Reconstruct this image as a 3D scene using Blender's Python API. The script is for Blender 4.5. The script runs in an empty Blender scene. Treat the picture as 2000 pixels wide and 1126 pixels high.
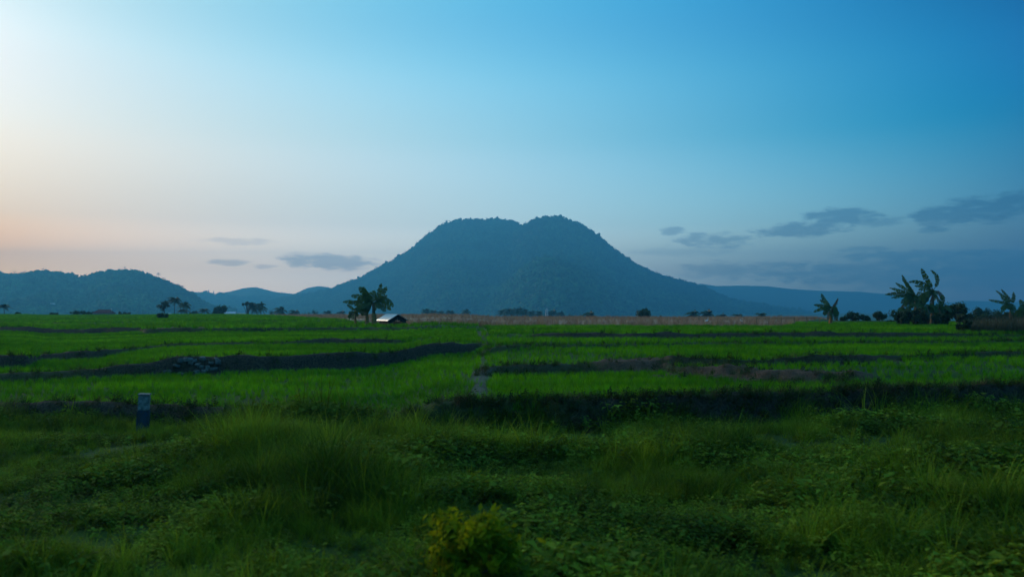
import bpy, math, random
import numpy as np
from mathutils import Vector, Matrix

# ------------------------------------------------------------------ camera, sky, sun, exposure
sc = bpy.context.scene
COL = sc.collection
ZC = 3.7            # eye height above the weedy verge
F = 1556.0          # focal length in pixels of the 2000 px wide photograph (28 mm on 36 mm)
cam = bpy.data.cameras.new('camera')
cam_o = bpy.data.objects.new('camera', cam)
COL.objects.link(cam_o)
cam.sensor_width = 36.0
cam.lens = 28.0
cam.shift_y = 0.0205
cam.clip_start = 0.1
cam.clip_end = 60000.0
cam_o.location = (0, 0, ZC)
cam_o.rotation_euler = (math.pi / 2, 0, 0)
cam.dof.use_dof = True
cam.dof.focus_distance = 160.0
cam.dof.aperture_fstop = 1.0
sc.camera = cam_o

SUN_AZ = -52.0      # degrees, left of the frame
SUN_EL = 11.0
vs = sc.view_settings
vs.view_transform = 'Standard'
vs.look = 'None'
vs.gamma = 1.0
vs.exposure = 0.0
vs.use_curve_mapping = False
sc.cycles.volume_bounces = 0
sc.cycles.max_bounces = 6
sc.cycles.diffuse_bounces = 2
sc.cycles.transmission_bounces = 4
sc.cycles.transparent_max_bounces = 6
sc.cycles.use_denoising = True
sc.cycles.volume_step_rate = 1.0

def srgb(r, g, b):
    f = lambda c: c / 12.92 if c <= 0.04045 else ((c + 0.055) / 1.055) ** 2.4
    return (f(r / 255), f(g / 255), f(b / 255), 1.0)

world = bpy.data.worlds.new('World')
sc.world = world
world.use_nodes = True

class NT:
    """small helper to write node trees as expressions"""
    def __init__(s, nt): s.nt = nt
    def n(s, t, **kw):
        nd = s.nt.nodes.new(t)
        for k, v in kw.items(): setattr(nd, k, v)
        return nd
    def put(s, sock, v):
        if hasattr(v, 'is_output') or isinstance(v, bpy.types.NodeSocket): s.nt.links.new(v, sock)
        else: sock.default_value = v
    def m(s, op, a, b=0.0, c=0.0, clamp=False):
        nd = s.n('ShaderNodeMath', operation=op, use_clamp=clamp)
        for i, v in enumerate((a, b, c)): s.put(nd.inputs[i], v)
        return nd.outputs[0]
    def mix(s, f, a, b, blend='MIX'):
        nd = s.n('ShaderNodeMix', data_type='RGBA', blend_type=blend)
        s.put(nd.inputs[0], f); s.put(nd.inputs[6], a); s.put(nd.inputs[7], b)
        return nd.outputs[2]
    def ramp(s, f, stops, interp='LINEAR'):
        nd = s.n('ShaderNodeValToRGB'); cr = nd.color_ramp; cr.interpolation = interp
        while len(cr.elements) < len(stops): cr.elements.new(0.5)
        for e, (p, c) in zip(cr.elements, stops):
            e.position = p; e.color = c if hasattr(c, '__len__') else (c, c, c, 1)
        s.put(nd.inputs[0], f)
        return nd.outputs[0]
    def noise(s, vec, scale, detail=3.0, rough=0.5):
        nd = s.n('ShaderNodeTexNoise'); s.put(nd.inputs['Vector'], vec)
        nd.inputs['Scale'].default_value = scale; nd.inputs['Detail'].default_value = detail
        nd.inputs['Roughness'].default_value = rough
        return nd.outputs[0]
    def maprange(s, v, a, b, c=0.0, d=1.0, smooth=False):
        nd = s.n('ShaderNodeMapRange', interpolation_type='SMOOTHSTEP' if smooth else 'LINEAR')
        s.put(nd.inputs[0], v)
        for i, x in enumerate((a, b, c, d)): nd.inputs[1 + i].default_value = x
        return nd.outputs[0]

# dusk sky: Nishita sky, graded by height and by distance from the sunset
SKY_STR = 0.10
ELS = [0.0, 2.3, 4.0, 6.0, 11.0, 16.0, 21.0, 40.0, 90.0]
GRADE = [[(0.0968, 0.0678, 0.0208), (0.0823, 0.0539, 0.0197), (0.0694, 0.0398, 0.0138), (0.0436, 0.0312, 0.0209), (0.0372, 0.0336, 0.0299), (0.0382, 0.0385, 0.037), (0.0427, 0.0482, 0.0433), (0.087, 0.0865, 0.0665), (0.1675, 0.198, 0.1525)],
  [(0.4962, 0.581, 1.0), (0.2905, 0.2948, 0.4451), (0.3363, 0.2897, 0.3278), (0.181, 0.1454, 0.1445), (0.1359, 0.1151, 0.091), (0.0872, 0.1097, 0.0877), (0.039, 0.0885, 0.0757), (0.0402, 0.1019, 0.0889), (0.1682, 0.1985, 0.1529)],
  [(0.1637, 0.2513, 0.1511), (0.0953, 0.1237, 0.0887), (0.1335, 0.1588, 0.1175), (0.1087, 0.1538, 0.1329), (0.0125, 0.0851, 0.0874), (0.0, 0.0701, 0.0775), (0.0, 0.0648, 0.0853), (0.0148, 0.097, 0.088), (0.1687, 0.199, 0.1532)],
  [(0.0843, 0.057, 0.1108), (0.0382, 0.0292, 0.0458), (0.0407, 0.0358, 0.0364), (0.0266, 0.0428, 0.0502), (0.0035, 0.0347, 0.0478), (0.0011, 0.0282, 0.0478), (0.0014, 0.0249, 0.0382), (0.0063, 0.0682, 0.0729), (0.1693, 0.1995, 0.1536)]]
GS = 41.7206  #@GRADE
def build_world():
    t = NT(world.node_tree)
    bg = world.node_tree.nodes['Background']
    sky = t.n('ShaderNodeTexSky', sky_type='NISHITA', sun_disc=False)
    sky.sun_elevation = math.radians(SUN_EL)
    sky.sun_rotation = math.radians(SUN_AZ)
    sky.dust_density = 2.0
    sky.ozone_density = 3.0
    tc = t.n('ShaderNodeTexCoord')
    sep = t.n('ShaderNodeSeparateXYZ'); t.put(sep.inputs[0], tc.outputs['Generated'])
    x, y, z = sep.outputs
    el = t.m('MULTIPLY', t.m('ARCSINE', z), 180 / math.pi)
    az = t.m('MULTIPLY', t.m('ARCTAN2', x, y), 180 / math.pi)
    col = sky.outputs[0]
    if GRADE:
        # cosine of the azimuth from the sunset
        hl = t.m('MAXIMUM', t.m('SQRT', t.m('ADD', t.m('MULTIPLY', x, x), t.m('MULTIPLY', y, y))), 1e-4)
        sa = math.radians(SUN_AZ)
        d = t.m('DIVIDE', t.m('ADD', t.m('MULTIPLY', x, math.sin(sa)), t.m('MULTIPLY', y, math.cos(sa))), hl)
        e = t.m('DIVIDE', el, 90.0, clamp=True)
        d0, d1 = math.cos(math.atan(-1000 / F) - sa), math.cos(math.atan(1000 / F) - sa)
        q = t.m('DIVIDE', t.m('SUBTRACT', d0, d), d0 - d1, clamp=True)
        p = t.m('SUBTRACT', 1.0, q)
        w = [t.m('MULTIPLY', p, t.m('MULTIPLY', p, p)), t.m('MULTIPLY', 3.0, t.m('MULTIPLY', p, t.m('MULTIPLY', p, q))),
             t.m('MULTIPLY', 3.0, t.m('MULTIPLY', p, t.m('MULTIPLY', q, q))), t.m('MULTIPLY', q, t.m('MULTIPLY', q, q))]
        out = None
        for i in range(4):
            rc = t.ramp(t.m('SQRT', e), [(math.sqrt(ELS[j] / 90.0), tuple(GRADE[i][j]) + (1.0,)) for j in range(len(ELS))], 'CARDINAL')
            cw = t.n('ShaderNodeCombineXYZ')
            for k in range(3): t.put(cw.inputs[k], w[i])
            rc = t.mix(1.0, rc, cw.outputs[0], 'MULTIPLY')
            out = rc if out is None else t.mix(1.0, out, rc, 'ADD')
        col = t.mix(1.0, col, out, 'MULTIPLY')
        col = t.mix(1.0, col, (GS, GS, GS, 1.0), 'MULTIPLY')
    # thin dusk stratus near the horizon: each cloud is a soft patch in azimuth and height
    v = t.n('ShaderNodeCombineXYZ'); t.put(v.inputs[0], az); t.put(v.inputs[1], t.m('MULTIPLY', el, 3.2))
    n1 = t.noise(v.outputs[0], 0.75, 6.0, 0.62)
    n2 = t.noise(v.outputs[0], 0.16, 3.0, 0.5)
    nn = t.m('ADD', t.m('MULTIPLY', t.m('SUBTRACT', n1, 0.5), 3.4), t.m('MULTIPLY', t.m('SUBTRACT', n2, 0.5), 1.6))
    clouds = [  # photo x, y, half width, half height, density
        (655, 511, 100, 17, .55), (445, 512, 45, 7, .40), (520, 520, 26, 5, .30), (465, 471, 85, 8, .22), (600, 500, 60, 9, .2),
        (1313, 451, 26, 11, .45), (1395, 468, 95, 17, .50), (1560, 449, 110, 17, .60), (1640, 425, 85, 20, .60), (1720, 433, 70, 12, .40),
        (1840, 420, 70, 22, .68), (1930, 408, 120, 26, .70), (1980, 388, 90, 18, .62), (2090, 400, 120, 26, .6), (1823, 450, 40, 8, .50),
        (1690, 486, 60, 7, .35), (1790, 497, 190, 10, .50), (1480, 528, 170, 22, .40), (1700, 530, 260, 24, .42), (1930, 520, 220, 30, .50),
        (1860, 545, 320, 26, .40), (2150, 500, 150, 30, .5), (1350, 490, 120, 12, .18), (-160, 505, 120, 14, .3), (2350, 440, 160, 22, .5)]
    tot = None
    for (cx, cy, rx, ry, op) in clouds:
        a0 = math.degrees(math.atan((cx - 1000) / F))
        c0 = math.cos(math.radians(a0))
        e0 = math.degrees(math.atan((604 - cy) / F * c0))
        ra = math.degrees(rx / F * c0 * c0); re = math.degrees(ry / F * c0)
        dx = t.m('DIVIDE', t.m('SUBTRACT', az, a0), ra)
        dy = t.m('DIVIDE', t.m('SUBTRACT', el, e0), re)
        r2 = t.m('ADD', t.m('MULTIPLY', dx, dx), t.m('MULTIPLY', dy, dy))
        k = t.m('ADD', t.m('SUBTRACT', 1.0, r2), nn)
        mk = t.m('MULTIPLY', t.maprange(k, -0.15, 0.95, 0.0, 1.0, True), min(1.0, op * 1.65))
        inv = t.m('SUBTRACT', 1.0, mk)
        tot = inv if tot is None else t.m('MULTIPLY', tot, inv)
    cover = t.m('SUBTRACT', 1.0, tot)
    cc = t.mix(1.0, col, (0.44, 0.46, 0.54, 1.0), 'MULTIPLY')
    col = t.mix(cover, col, cc)
    t.put(bg.inputs[0], col)
    bg.inputs[1].default_value = SKY_STR
build_world()
world.cycles.sampling_method = 'MANUAL'
world.cycles.sample_map_resolution = 256

sun = bpy.data.lights.new('sun', 'SUN')
sun.energy = 1.5
sun.angle = math.radians(14)
sun.color = (1.0, 0.80, 0.60)
sun_o = bpy.data.objects.new('sun', sun)
COL.objects.link(sun_o)
_se, _sa = math.radians(SUN_EL), math.radians(SUN_AZ)
_sd = Vector((math.sin(_sa) * math.cos(_se), math.cos(_sa) * math.cos(_se), math.sin(_se)))
sun_o.rotation_euler = _sd.to_track_quat('Z', 'Y').to_euler()

# ------------------------------------------------------------------ helpers
rng = np.random.default_rng(7)
random.seed(11)

def tag(o, label=None, cat=None, group=None, kind=None):
    if label: o['label'] = label
    if cat: o['category'] = cat
    if group: o['group'] = group
    if kind: o['kind'] = kind
    return o

class MB:
    def __init__(s): s.v = []; s.f = []
    def quadstrip(s, rows, close=False):
        """rows: list of rings of equal length"""
        b = len(s.v); n = len(rows[0])
        for r in rows: s.v.extend([tuple(p) for p in r])
        for i in range(len(rows) - 1):
            for j in range(n if close else n - 1):
                k = (j + 1) % n
                s.f.append((b + i * n + j, b + i * n + k, b + (i + 1) * n + k, b + (i + 1) * n + j))
        return b
    def tube(s, pts, rads, n=8, cap=True):
        rows = []
        up = Vector((0.3, 0.9, 0.1)).normalized()
        P = [Vector(p) for p in pts]
        for i, p in enumerate(P):
            t = (P[min(i + 1, len(P) - 1)] - P[max(i - 1, 0)]).normalized()
            a = t.cross(up)
            if a.length < 1e-3: a = t.cross(Vector((1, 0, 0)))
            a.normalize(); b = t.cross(a)
            rows.append([p + (a * math.cos(q) + b * math.sin(q)) * rads[i] for q in [2 * math.pi * j / n for j in range(n)]])
        base = s.quadstrip(rows, True)
        if cap:
            s.f.append(tuple(base + j for j in reversed(range(n))))
            s.f.append(tuple(base + (len(P) - 1) * n + j for j in range(n)))
    def box(s, c, d, rz=0.0):
        b = len(s.v); ca, sa = math.cos(rz), math.sin(rz)
        for sx in (-.5, .5):
            for sy in (-.5, .5):
                for sz in (-.5, .5):
                    x, y, z = sx * d[0], sy * d[1], sz * d[2]
                    s.v.append((c[0] + x * ca - y * sa, c[1] + x * sa + y * ca, c[2] + z))
        for q in ((0, 1, 3, 2), (4, 6, 7, 5), (0, 4, 5, 1), (2, 3, 7, 6), (0, 2, 6, 4), (1, 5, 7, 3)):
            s.f.append(tuple(b + i for i in q))
    def face(s, *pts):
        b = len(s.v); s.v.extend([tuple(p) for p in pts]); s.f.append(tuple(range(b, b + len(pts))))
    def mesh(s, name, mat=None, smooth=False):
        me = bpy.data.meshes.new(name); me.from_pydata(s.v, [], s.f); me.update()
        if mat: me.materials.append(mat)
        if smooth: me.shade_smooth()
        return me
    def build(s, name, mat, parent=None, smooth=False):
        return link(name, s.mesh(name, mat, smooth), parent)

def link(name, me, parent=None):
    o = bpy.data.objects.new(name, me); COL.objects.link(o)
    if parent: o.parent = parent
    return o

def np_mesh(name, V, Q, mat=None, smooth=False):
    """V (n,3), Q (m,4) quads or (m,3) tris"""
    V = np.asarray(V, np.float32); Q = np.asarray(Q, np.int32)
    me = bpy.data.meshes.new(name)
    me.vertices.add(len(V)); me.vertices.foreach_set('co', V.ravel())
    k = Q.shape[1]
    me.loops.add(Q.size); me.loops.foreach_set('vertex_index', Q.ravel())
    me.polygons.add(len(Q))
    me.polygons.foreach_set('loop_start', np.arange(0, Q.size, k, dtype=np.int32))
    me.polygons.foreach_set('loop_total', np.full(len(Q), k, np.int32))
    me.update(calc_edges=True)
    if mat: me.materials.append(mat)
    if smooth: me.shade_smooth()
    return me

def empty(name, loc=(0, 0, 0), rz=0.0):
    o = bpy.data.objects.new(name, None); COL.objects.link(o)
    o.empty_display_size = 0.3
    o.location = loc; o.rotation_euler = (0, 0, rz)
    return o

def copy_thing(root, loc, rz=0.0, scale=1.0):
    r = root.copy(); COL.objects.link(r)
    r.location = loc; r.rotation_euler = (0, 0, rz); r.scale = (scale,) * 3 if not hasattr(scale, '__len__') else scale
    for ch in list(root.children):
        c = ch.copy(); COL.objects.link(c); c.parent = r
        for g in ch.children:
            d = g.copy(); COL.objects.link(d); d.parent = c
    return r

_perm = np.random.default_rng(3).random((257, 257))
_perm[256] = _perm[0]; _perm[:, 256] = _perm[:, 0]
def vnoise(x, y):
    xi = np.floor(x).astype(int); yi = np.floor(y).astype(int)
    fx = x - xi; fy = y - yi
    fx = fx * fx * (3 - 2 * fx); fy = fy * fy * (3 - 2 * fy)
    xi %= 256; yi %= 256
    return (_perm[xi, yi] * (1 - fx) + _perm[xi + 1, yi] * fx) * (1 - fy) + (_perm[xi, yi + 1] * (1 - fx) + _perm[xi + 1, yi + 1] * fx) * fy
def fbm(x, y, o=4):
    s = 0; a = 0.5; t = 0
    for i in range(o):
        s = s + a * vnoise(x + 17.3 * i, y + 9.1 * i); t += a; a *= 0.5; x = x * 2.03; y = y * 2.03
    return s / t - 0.5
def sstep(t):
    t = np.clip(t, 0, 1); return t * t * (3 - 2 * t)
def U(px): return (np.asarray(px, float) - 1000) / F

# ------------------------------------------------------------------ materials
def mat(name, col, rough=0.8, var=0.0, scale=1.0, bump=0.0, trans=0.0, metal=0.0, rand=0.0, col2=None, spec=0.3, coord='Object'):
    m = bpy.data.materials.new(name); m.use_nodes = True
    t = NT(m.node_tree); p = m.node_tree.nodes['Principled BSDF']
    p.inputs['Roughness'].default_value = rough
    p.inputs['Metallic'].default_value = metal
    p.inputs['Specular IOR Level'].default_value = spec
    c = (*col, 1.0)
    if col2 is None: col2 = tuple(x * 0.55 for x in col)
    c2 = (*col2, 1.0)
    tc = t.n('ShaderNodeTexCoord').outputs[coord]
    out = c
    if var:
        nz = t.noise(tc, scale, 5.0, 0.6)
        out = t.mix(t.maprange(nz, 0.5 - 0.25 / max(var, .01) * .5, 0.5 + 0.25 / max(var, .01) * .5), c2, c)
    if rand:
        oi = t.n('ShaderNodeObjectInfo').outputs['Random']
        hs = t.n('ShaderNodeHueSaturation')
        t.put(hs.inputs['Color'], out)
        t.put(hs.inputs['Value'], t.maprange(oi, 0, 1, 1 - rand, 1 + rand))
        fr = t.m('FRACT', t.m('MULTIPLY', oi, 7.31))
        t.put(hs.inputs['Hue'], t.maprange(fr, 0, 1, 0.5 - rand * .055, 0.5 + rand * .04))
        out = hs.outputs[0]
    t.put(p.inputs['Base Color'], out)
    if bump:
        b = t.n('ShaderNodeBump'); b.inputs['Strength'].default_value = bump
        t.put(b.inputs['Height'], t.noise(tc, scale * 3, 4.0)); t.put(p.inputs['Normal'], b.outputs[0])
    if trans:
        tr = t.n('ShaderNodeBsdfTranslucent')
        br = t.mix(1.0, out, (1.25, 1.25, 0.7, 1.0), 'MULTIPLY')
        t.put(tr.inputs[0], br)
        ms = t.n('ShaderNodeMixShader'); ms.inputs[0].default_value = trans
        t.put(ms.inputs[1], p.outputs[0]); t.put(ms.inputs[2], tr.outputs[0])
        t.put(m.node_tree.nodes['Material Output'].inputs[0], ms.outputs[0])
    return m

M_rice = mat('rice_leaf', (0.085, 0.24, 0.006), 0.7, trans=0.35, rand=0.30, spec=.03)
M_weed = mat('weed_leaf', (0.055, 0.12, 0.010), 0.7, trans=0.3, rand=0.5, spec=.04)
M_wgrass = mat('wild_grass', (0.07, 0.14, 0.010), 0.7, trans=0.3, rand=0.5, spec=.04)
M_bankgrass = mat('bank_grass', (0.035, 0.06, 0.010), 0.7, trans=0.25, rand=0.5, spec=.1)
M_yellow = mat('yellow_leaf', (0.40, 0.39, 0.008), 0.7, trans=0.4, rand=0.2, var=1.0, scale=3.0, spec=.03, col2=(.09, .15, .006))
M_dry = mat('dry_straw', (0.36, 0.21, 0.125), 0.8, trans=0.2, rand=0.35)
M_canopy = mat('forest_canopy', (0.030, 0.068, 0.020), 0.8, rand=0.8, spec=0.1)
M_hill = mat('forest_floor', (0.045, 0.075, 0.025), 0.9, var=1.2, scale=0.004, spec=0.1)
M_far = mat('far_forest', (0.05, 0.08, 0.03), 0.9, var=1.2, scale=0.0015, spec=0.1)
M_banana = mat('banana_leaf', (0.055, 0.115, 0.025), 0.45, trans=0.3, var=0.8, scale=1.5)
M_bdead = mat('banana_dry_leaf', (0.20, 0.12, 0.055), 0.8, trans=0.15, var=0.8, scale=2.0)
M_bstem = mat('banana_stem', (0.17, 0.13, 0.06), 0.6, var=1.0, scale=2.5, col2=(0.07, 0.06, 0.03))
M_bpeel = mat('banana_sheath', (0.55, 0.24, 0.07), 0.7, var=0.9, scale=4.0, col2=(0.34, 0.14, 0.05), spec=.05)
M_palm = mat('palm_frond', (0.040, 0.065, 0.020), 0.5, trans=0.2, rand=0.3)
M_trunk = mat('tree_bark', (0.10, 0.075, 0.055), 0.9, var=1.0, scale=3.0, bump=0.4)
M_tree = mat('tree_leaf', (0.04, 0.08, 0.02), 0.6, trans=0.25, var=1.0, scale=0.8)
M_tree2 = mat('tree_leaf_dull', (0.06, 0.075, 0.03), 0.7, trans=0.2, var=1.0, scale=0.8)
M_reed = mat('dry_reed', (0.085, 0.075, 0.04), 0.8, trans=0.2, rand=0.4)
M_tin = mat('tin_roof', (0.62, 0.64, 0.66), 0.38, metal=0.75, var=0.7, scale=1.6, col2=(0.40, 0.41, 0.42), bump=0.05)
M_wood = mat('weathered_wood', (0.11, 0.085, 0.06), 0.9, var=1.0, scale=6.0, bump=0.3)
M_bamboo = mat('dry_bamboo', (0.22, 0.16, 0.09), 0.7, var=0.8, scale=5.0)
M_redroof = mat('red_tile_roof', (0.17, 0.045, 0.04), 0.8, var=0.8, scale=1.5)
M_plaster = mat('plaster_wall', (0.5, 0.48, 0.45), 0.9, var=0.5, scale=1.0)
M_bluetin = mat('pale_blue_tin', (0.50, 0.60, 0.68), 0.5, var=0.5, scale=0.3, metal=0.2)
M_white = mat('white_paint', (0.78, 0.78, 0.78), 0.6, var=0.3, scale=2.0)
M_steel = mat('galvanised_steel', (0.10, 0.10, 0.11), 0.7, metal=0.1, var=0.3, scale=2.0)
M_conc = mat('post_concrete', (0.30, 0.28, 0.26), 0.85, var=1.2, scale=7.0, bump=0.25, col2=(0.12, 0.115, 0.10), spec=.1)
M_bluep = mat('blue_paint', (0.03, 0.06, 0.10), 0.8, var=1.2, scale=9.0, col2=(0.05, 0.05, 0.045), spec=.1)
M_stone = mat('pale_stone', (0.20, 0.175, 0.15), 0.9, rand=.35, var=1.0, scale=4.0, bump=0.5, spec=.05)
M_feather = mat('egret_feather', (0.82, 0.82, 0.80), 0.8, var=0.2, scale=8.0)
M_beak = mat('egret_beak', (0.55, 0.33, 0.04), 0.5, var=0.2, scale=8.0)
M_legs = mat('egret_leg', (0.03, 0.03, 0.03), 0.6, var=0.2, scale=8.0)
M_dark = mat('dark_opening', (0.02, 0.02, 0.02), 0.9, var=0.5, scale=3.0)

def patchy(m, a, b, scale, stretch=(1, 1, 1), lo=.36, hi=.64):
    t = NT(m.node_tree); p = m.node_tree.nodes['Principled BSDF']
    g = t.n('ShaderNodeNewGeometry').outputs['Position']
    mp = t.n('ShaderNodeMapping'); t.put(mp.inputs[0], g); mp.inputs['Scale'].default_value = stretch
    n = t.maprange(t.noise(mp.outputs[0], scale, 5.0, .62), lo, hi)
    c = t.mix(n, (*a, 1), (*b, 1))
    for nd in m.node_tree.nodes:
        if nd.type == 'HUE_SAT': t.put(nd.inputs['Color'], c)
patchy(M_rice, (0.042, 0.165, 0.004), (0.15, 0.39, 0.002), .30, (.35, 1.0, 1.0), .34, .66)  # crop tones vary; dark cross bands also put shading into the leaf colour
patchy(M_weed, (0.036, 0.080, 0.008), (0.175, 0.25, 0.020), .3)  # mixed leaf greens; the dark patches also paint in the verge's shadowy zones
patchy(M_wgrass, (0.040, 0.09, 0.006), (0.20, 0.28, 0.016), .3)  # same painted shadow patches, along with the grass's own varied greens
patchy(M_canopy, (0.014, 0.046, 0.014), (0.048, 0.115, 0.036), .0045, (1, 1, 1), .40, .60)  # lighter and darker patches in the colour suggest shaded relief on the slopes
def ground_material():
    m = bpy.data.materials.new('field_ground'); m.use_nodes = True
    t = NT(m.node_tree); p = m.node_tree.nodes['Principled BSDF']
    tc = t.n('ShaderNodeTexCoord').outputs['Object']
    at = lambda nme: t.n('ShaderNodeAttribute', attribute_name=nme).outputs['Fac']
    n1 = t.noise(tc, 0.25, 6.0, 0.6); n2 = t.noise(tc, 2.2, 6.0, 0.65); n3 = t.noise(tc, 14.0, 4.0, 0.6)
    sward = t.mix(t.maprange(n2, .35, .65), (0.016, 0.03, 0.008, 1), (0.035, 0.075, 0.010, 1))
    sward = t.mix(t.maprange(n1, .40, .62), sward, (0.05, 0.085, 0.012, 1))
    soil = t.mix(t.maprange(n3, .35, .65), (0.018, 0.013, 0.008, 1), (0.085, 0.060, 0.038, 1))
    red = t.mix(t.maprange(n3, .35, .65), (0.055, 0.028, 0.016, 1), (0.14, 0.072, 0.042, 1))
    mp = t.n('ShaderNodeMapping'); t.put(mp.inputs[0], tc); mp.inputs['Scale'].default_value = (.03, .16, .1)
    ns = t.noise(mp.outputs[0], 1.0, 5.0, .6)
    straw = t.mix(t.maprange(ns, .40, .60), (0.13, 0.078, 0.052, 1), (0.55, 0.33, 0.21, 1))
    path = t.mix(t.maprange(n3, .35, .65), (0.05, 0.05, 0.035, 1), (0.13, 0.125, 0.10, 1))
    c = t.mix(at('soil'), sward, soil)
    c = t.mix(at('red'), c, red)
    c = t.mix(at('path'), c, path)
    c = t.mix(at('straw'), c, straw)
    t.put(p.inputs['Base Color'], c)
    p.inputs['Roughness'].default_value = 0.9
    p.inputs['Specular IOR Level'].default_value = 0.15
    b = t.n('ShaderNodeBump'); b.inputs['Strength'].default_value = 0.6; b.inputs['Distance'].default_value = 0.08
    t.put(b.inputs['Height'], t.m('ADD', n3, n2)); t.put(p.inputs['Normal'], b.outputs[0])
    return m
M_ground = ground_material()

# ------------------------------------------------------------------ terraced ground
# each bank: foot line as (photo x, photo y) seen against the level below it, height along it, width of the face
def bank(pts, zrel, h, w):
    px = np.array([p[0] for p in pts], float); py = np.array([p[1] for p in pts], float)
    return dict(u=U(px), d=zrel * F / (py - 604), hu=U([a for a, b in h]), h=np.array([b for a, b in h]), wu=U([a for a, b in w]), w=np.array([b for a, b in w]))
BANKS = dict(
    A=bank([(-500, 828), (0, 830), (250, 832), (500, 838), (700, 845), (850, 852), (1100, 846), (1300, 838), (1600, 830), (1900, 822), (2000, 815), (2500, 812)], 3.7,
           [(-500, .40), (0, .42), (480, .44), (780, .44), (850, .82), (1900, .82), (2500, .8)], [(0, .6), (480, .6), (600, .95), (780, .95), (850, .7), (2000, .8)]),
    BL=bank([(-500, 756), (0, 748), (180, 742), (330, 736), (500, 731), (680, 724), (800, 713), (940, 702), (960, 712), (1000, 726), (1060, 732)], 3.3,
            [(-500, .6), (0, .26), (180, .26), (300, .55), (340, .68), (660, .72), (800, .66), (940, .42), (990, .3), (1040, .28)], [(0, .5), (940, .6), (1000, 1.5)]),
    BR=bank([(880, 738), (960, 738), (1150, 730), (1290, 728), (1330, 738), (1500, 750), (1650, 756), (1760, 752), (2000, 745), (2500, 740)], 2.88,
            [(900, .28), (1650, .28), (2500, .28)], [(900, .5), (1160, 1.0), (1290, 1.0), (1400, .9), (1650, 1.4), (1760, 3.0), (2500, 3)]),
    CL=bank([(-500, 706), (0, 706), (58, 704), (80, 692), (180, 690), (300, 680), (560, 677), (650, 674), (790, 674), (900, 680)], 2.6,
            [(-500, .5), (0, .5), (50, .5), (85, .26), (200, .3), (300, .2), (600, .2), (780, .26), (820, .2)], [(0, .5), (780, .5), (840, 5)]),
    CR=bank([(850, 690), (1250, 708), (1300, 713), (1420, 716), (1500, 716), (1700, 710), (1900, 700), (2000, 697), (2500, 690)], 2.6,
            [(800, .2), (2500, .2)], [(850, 5), (1250, 4), (1310, .5), (2500, .5)]),
    ER=bank([(700, 692), (870, 691), (1000, 683), (1500, 676), (2000, 673), (2500, 671)], 2.4, [(850, .2), (2500, .2)], [(700, 4), (850, 3), (900, .5), (2500, .5)]),
    DR=bank([(700, 662), (1030, 661), (1250, 662), (1500, 661), (1860, 660), (2000, 661), (2500, 662)], 2.2, [(900, .26), (2500, .30)], [(900, 5), (1020, 3), (1045, .5), (2500, .5)]),
    DL=bank([(-500, 646), (0, 646.5), (270, 646.5), (280, 651), (380, 651), (640, 650), (900, 650), (1100, 652)], 2.4, [(-500, .46), (0, .46), (640, .44), (1000, .44)], [(-500, .6), (640, .6), (800, 2), (1000, 6)]),
    FL=bank([(-500, 629), (100, 629), (460, 630), (620, 630)], 1.96, [(-500, .2), (620, .2)], [(0, 1.0)]),
)
STRENGTH = dict(
    A=[(0, 1), (480, 1), (520, .8), (820, .8), (850, 1)],
    BL=[(0, .6), (150, .7), (300, 1), (960, 1), (1000, .5)],
    BR=[(960, .8), (1150, .9), (1300, .9), (1650, .7), (1760, .3)],
    CL=[(-500, 1), (60, 1), (180, .9), (260, .4), (560, .4), (640, .9), (780, .9), (810, .2)],
    CR=[(1290, .3), (1310, .8), (1480, .5), (1520, .9), (1750, .9), (1950, .6), (2000, .3)],
    ER=[(800, .4), (1000, .5), (1040, .25), (2000, .35)],
    DR=[(1000, .2), (1040, 1), (1250, 1), (1600, .9), (1860, .8), (1900, .3)],
    DL=[(0, 1), (270, 1), (285, .4), (380, .5), (400, .25), (900, .15)],
    FL=[(0, .3), (500, .3)])
SPLIT = (-0.055, -0.020)     # low bund between the left and the right paddies
def left_w(u): return 1 - sstep((u - SPLIT[0]) / (SPLIT[1] - SPLIT[0]))
def step_of(k, u, Y):
    b = BANKS[k]
    d = np.interp(u, b['u'], b['d']); h = np.interp(u, b['hu'], b['h']); w = np.interp(u, b['wu'], b['w'])
    d = d + fbm(u * d * 0.55 , d * 0.0 + 3.3 * len(k) + ord(k[0]), 3) * np.minimum(1.2, w * 1.6) * (d / 40)
    t = (Y - d) / w
    return h * sstep(t), t, h, w
def side(k, u):
    if k[-1] == 'L': return left_w(u)
    if k[-1] == 'R': return 1 - left_w(u)
    return 1.0
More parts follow.
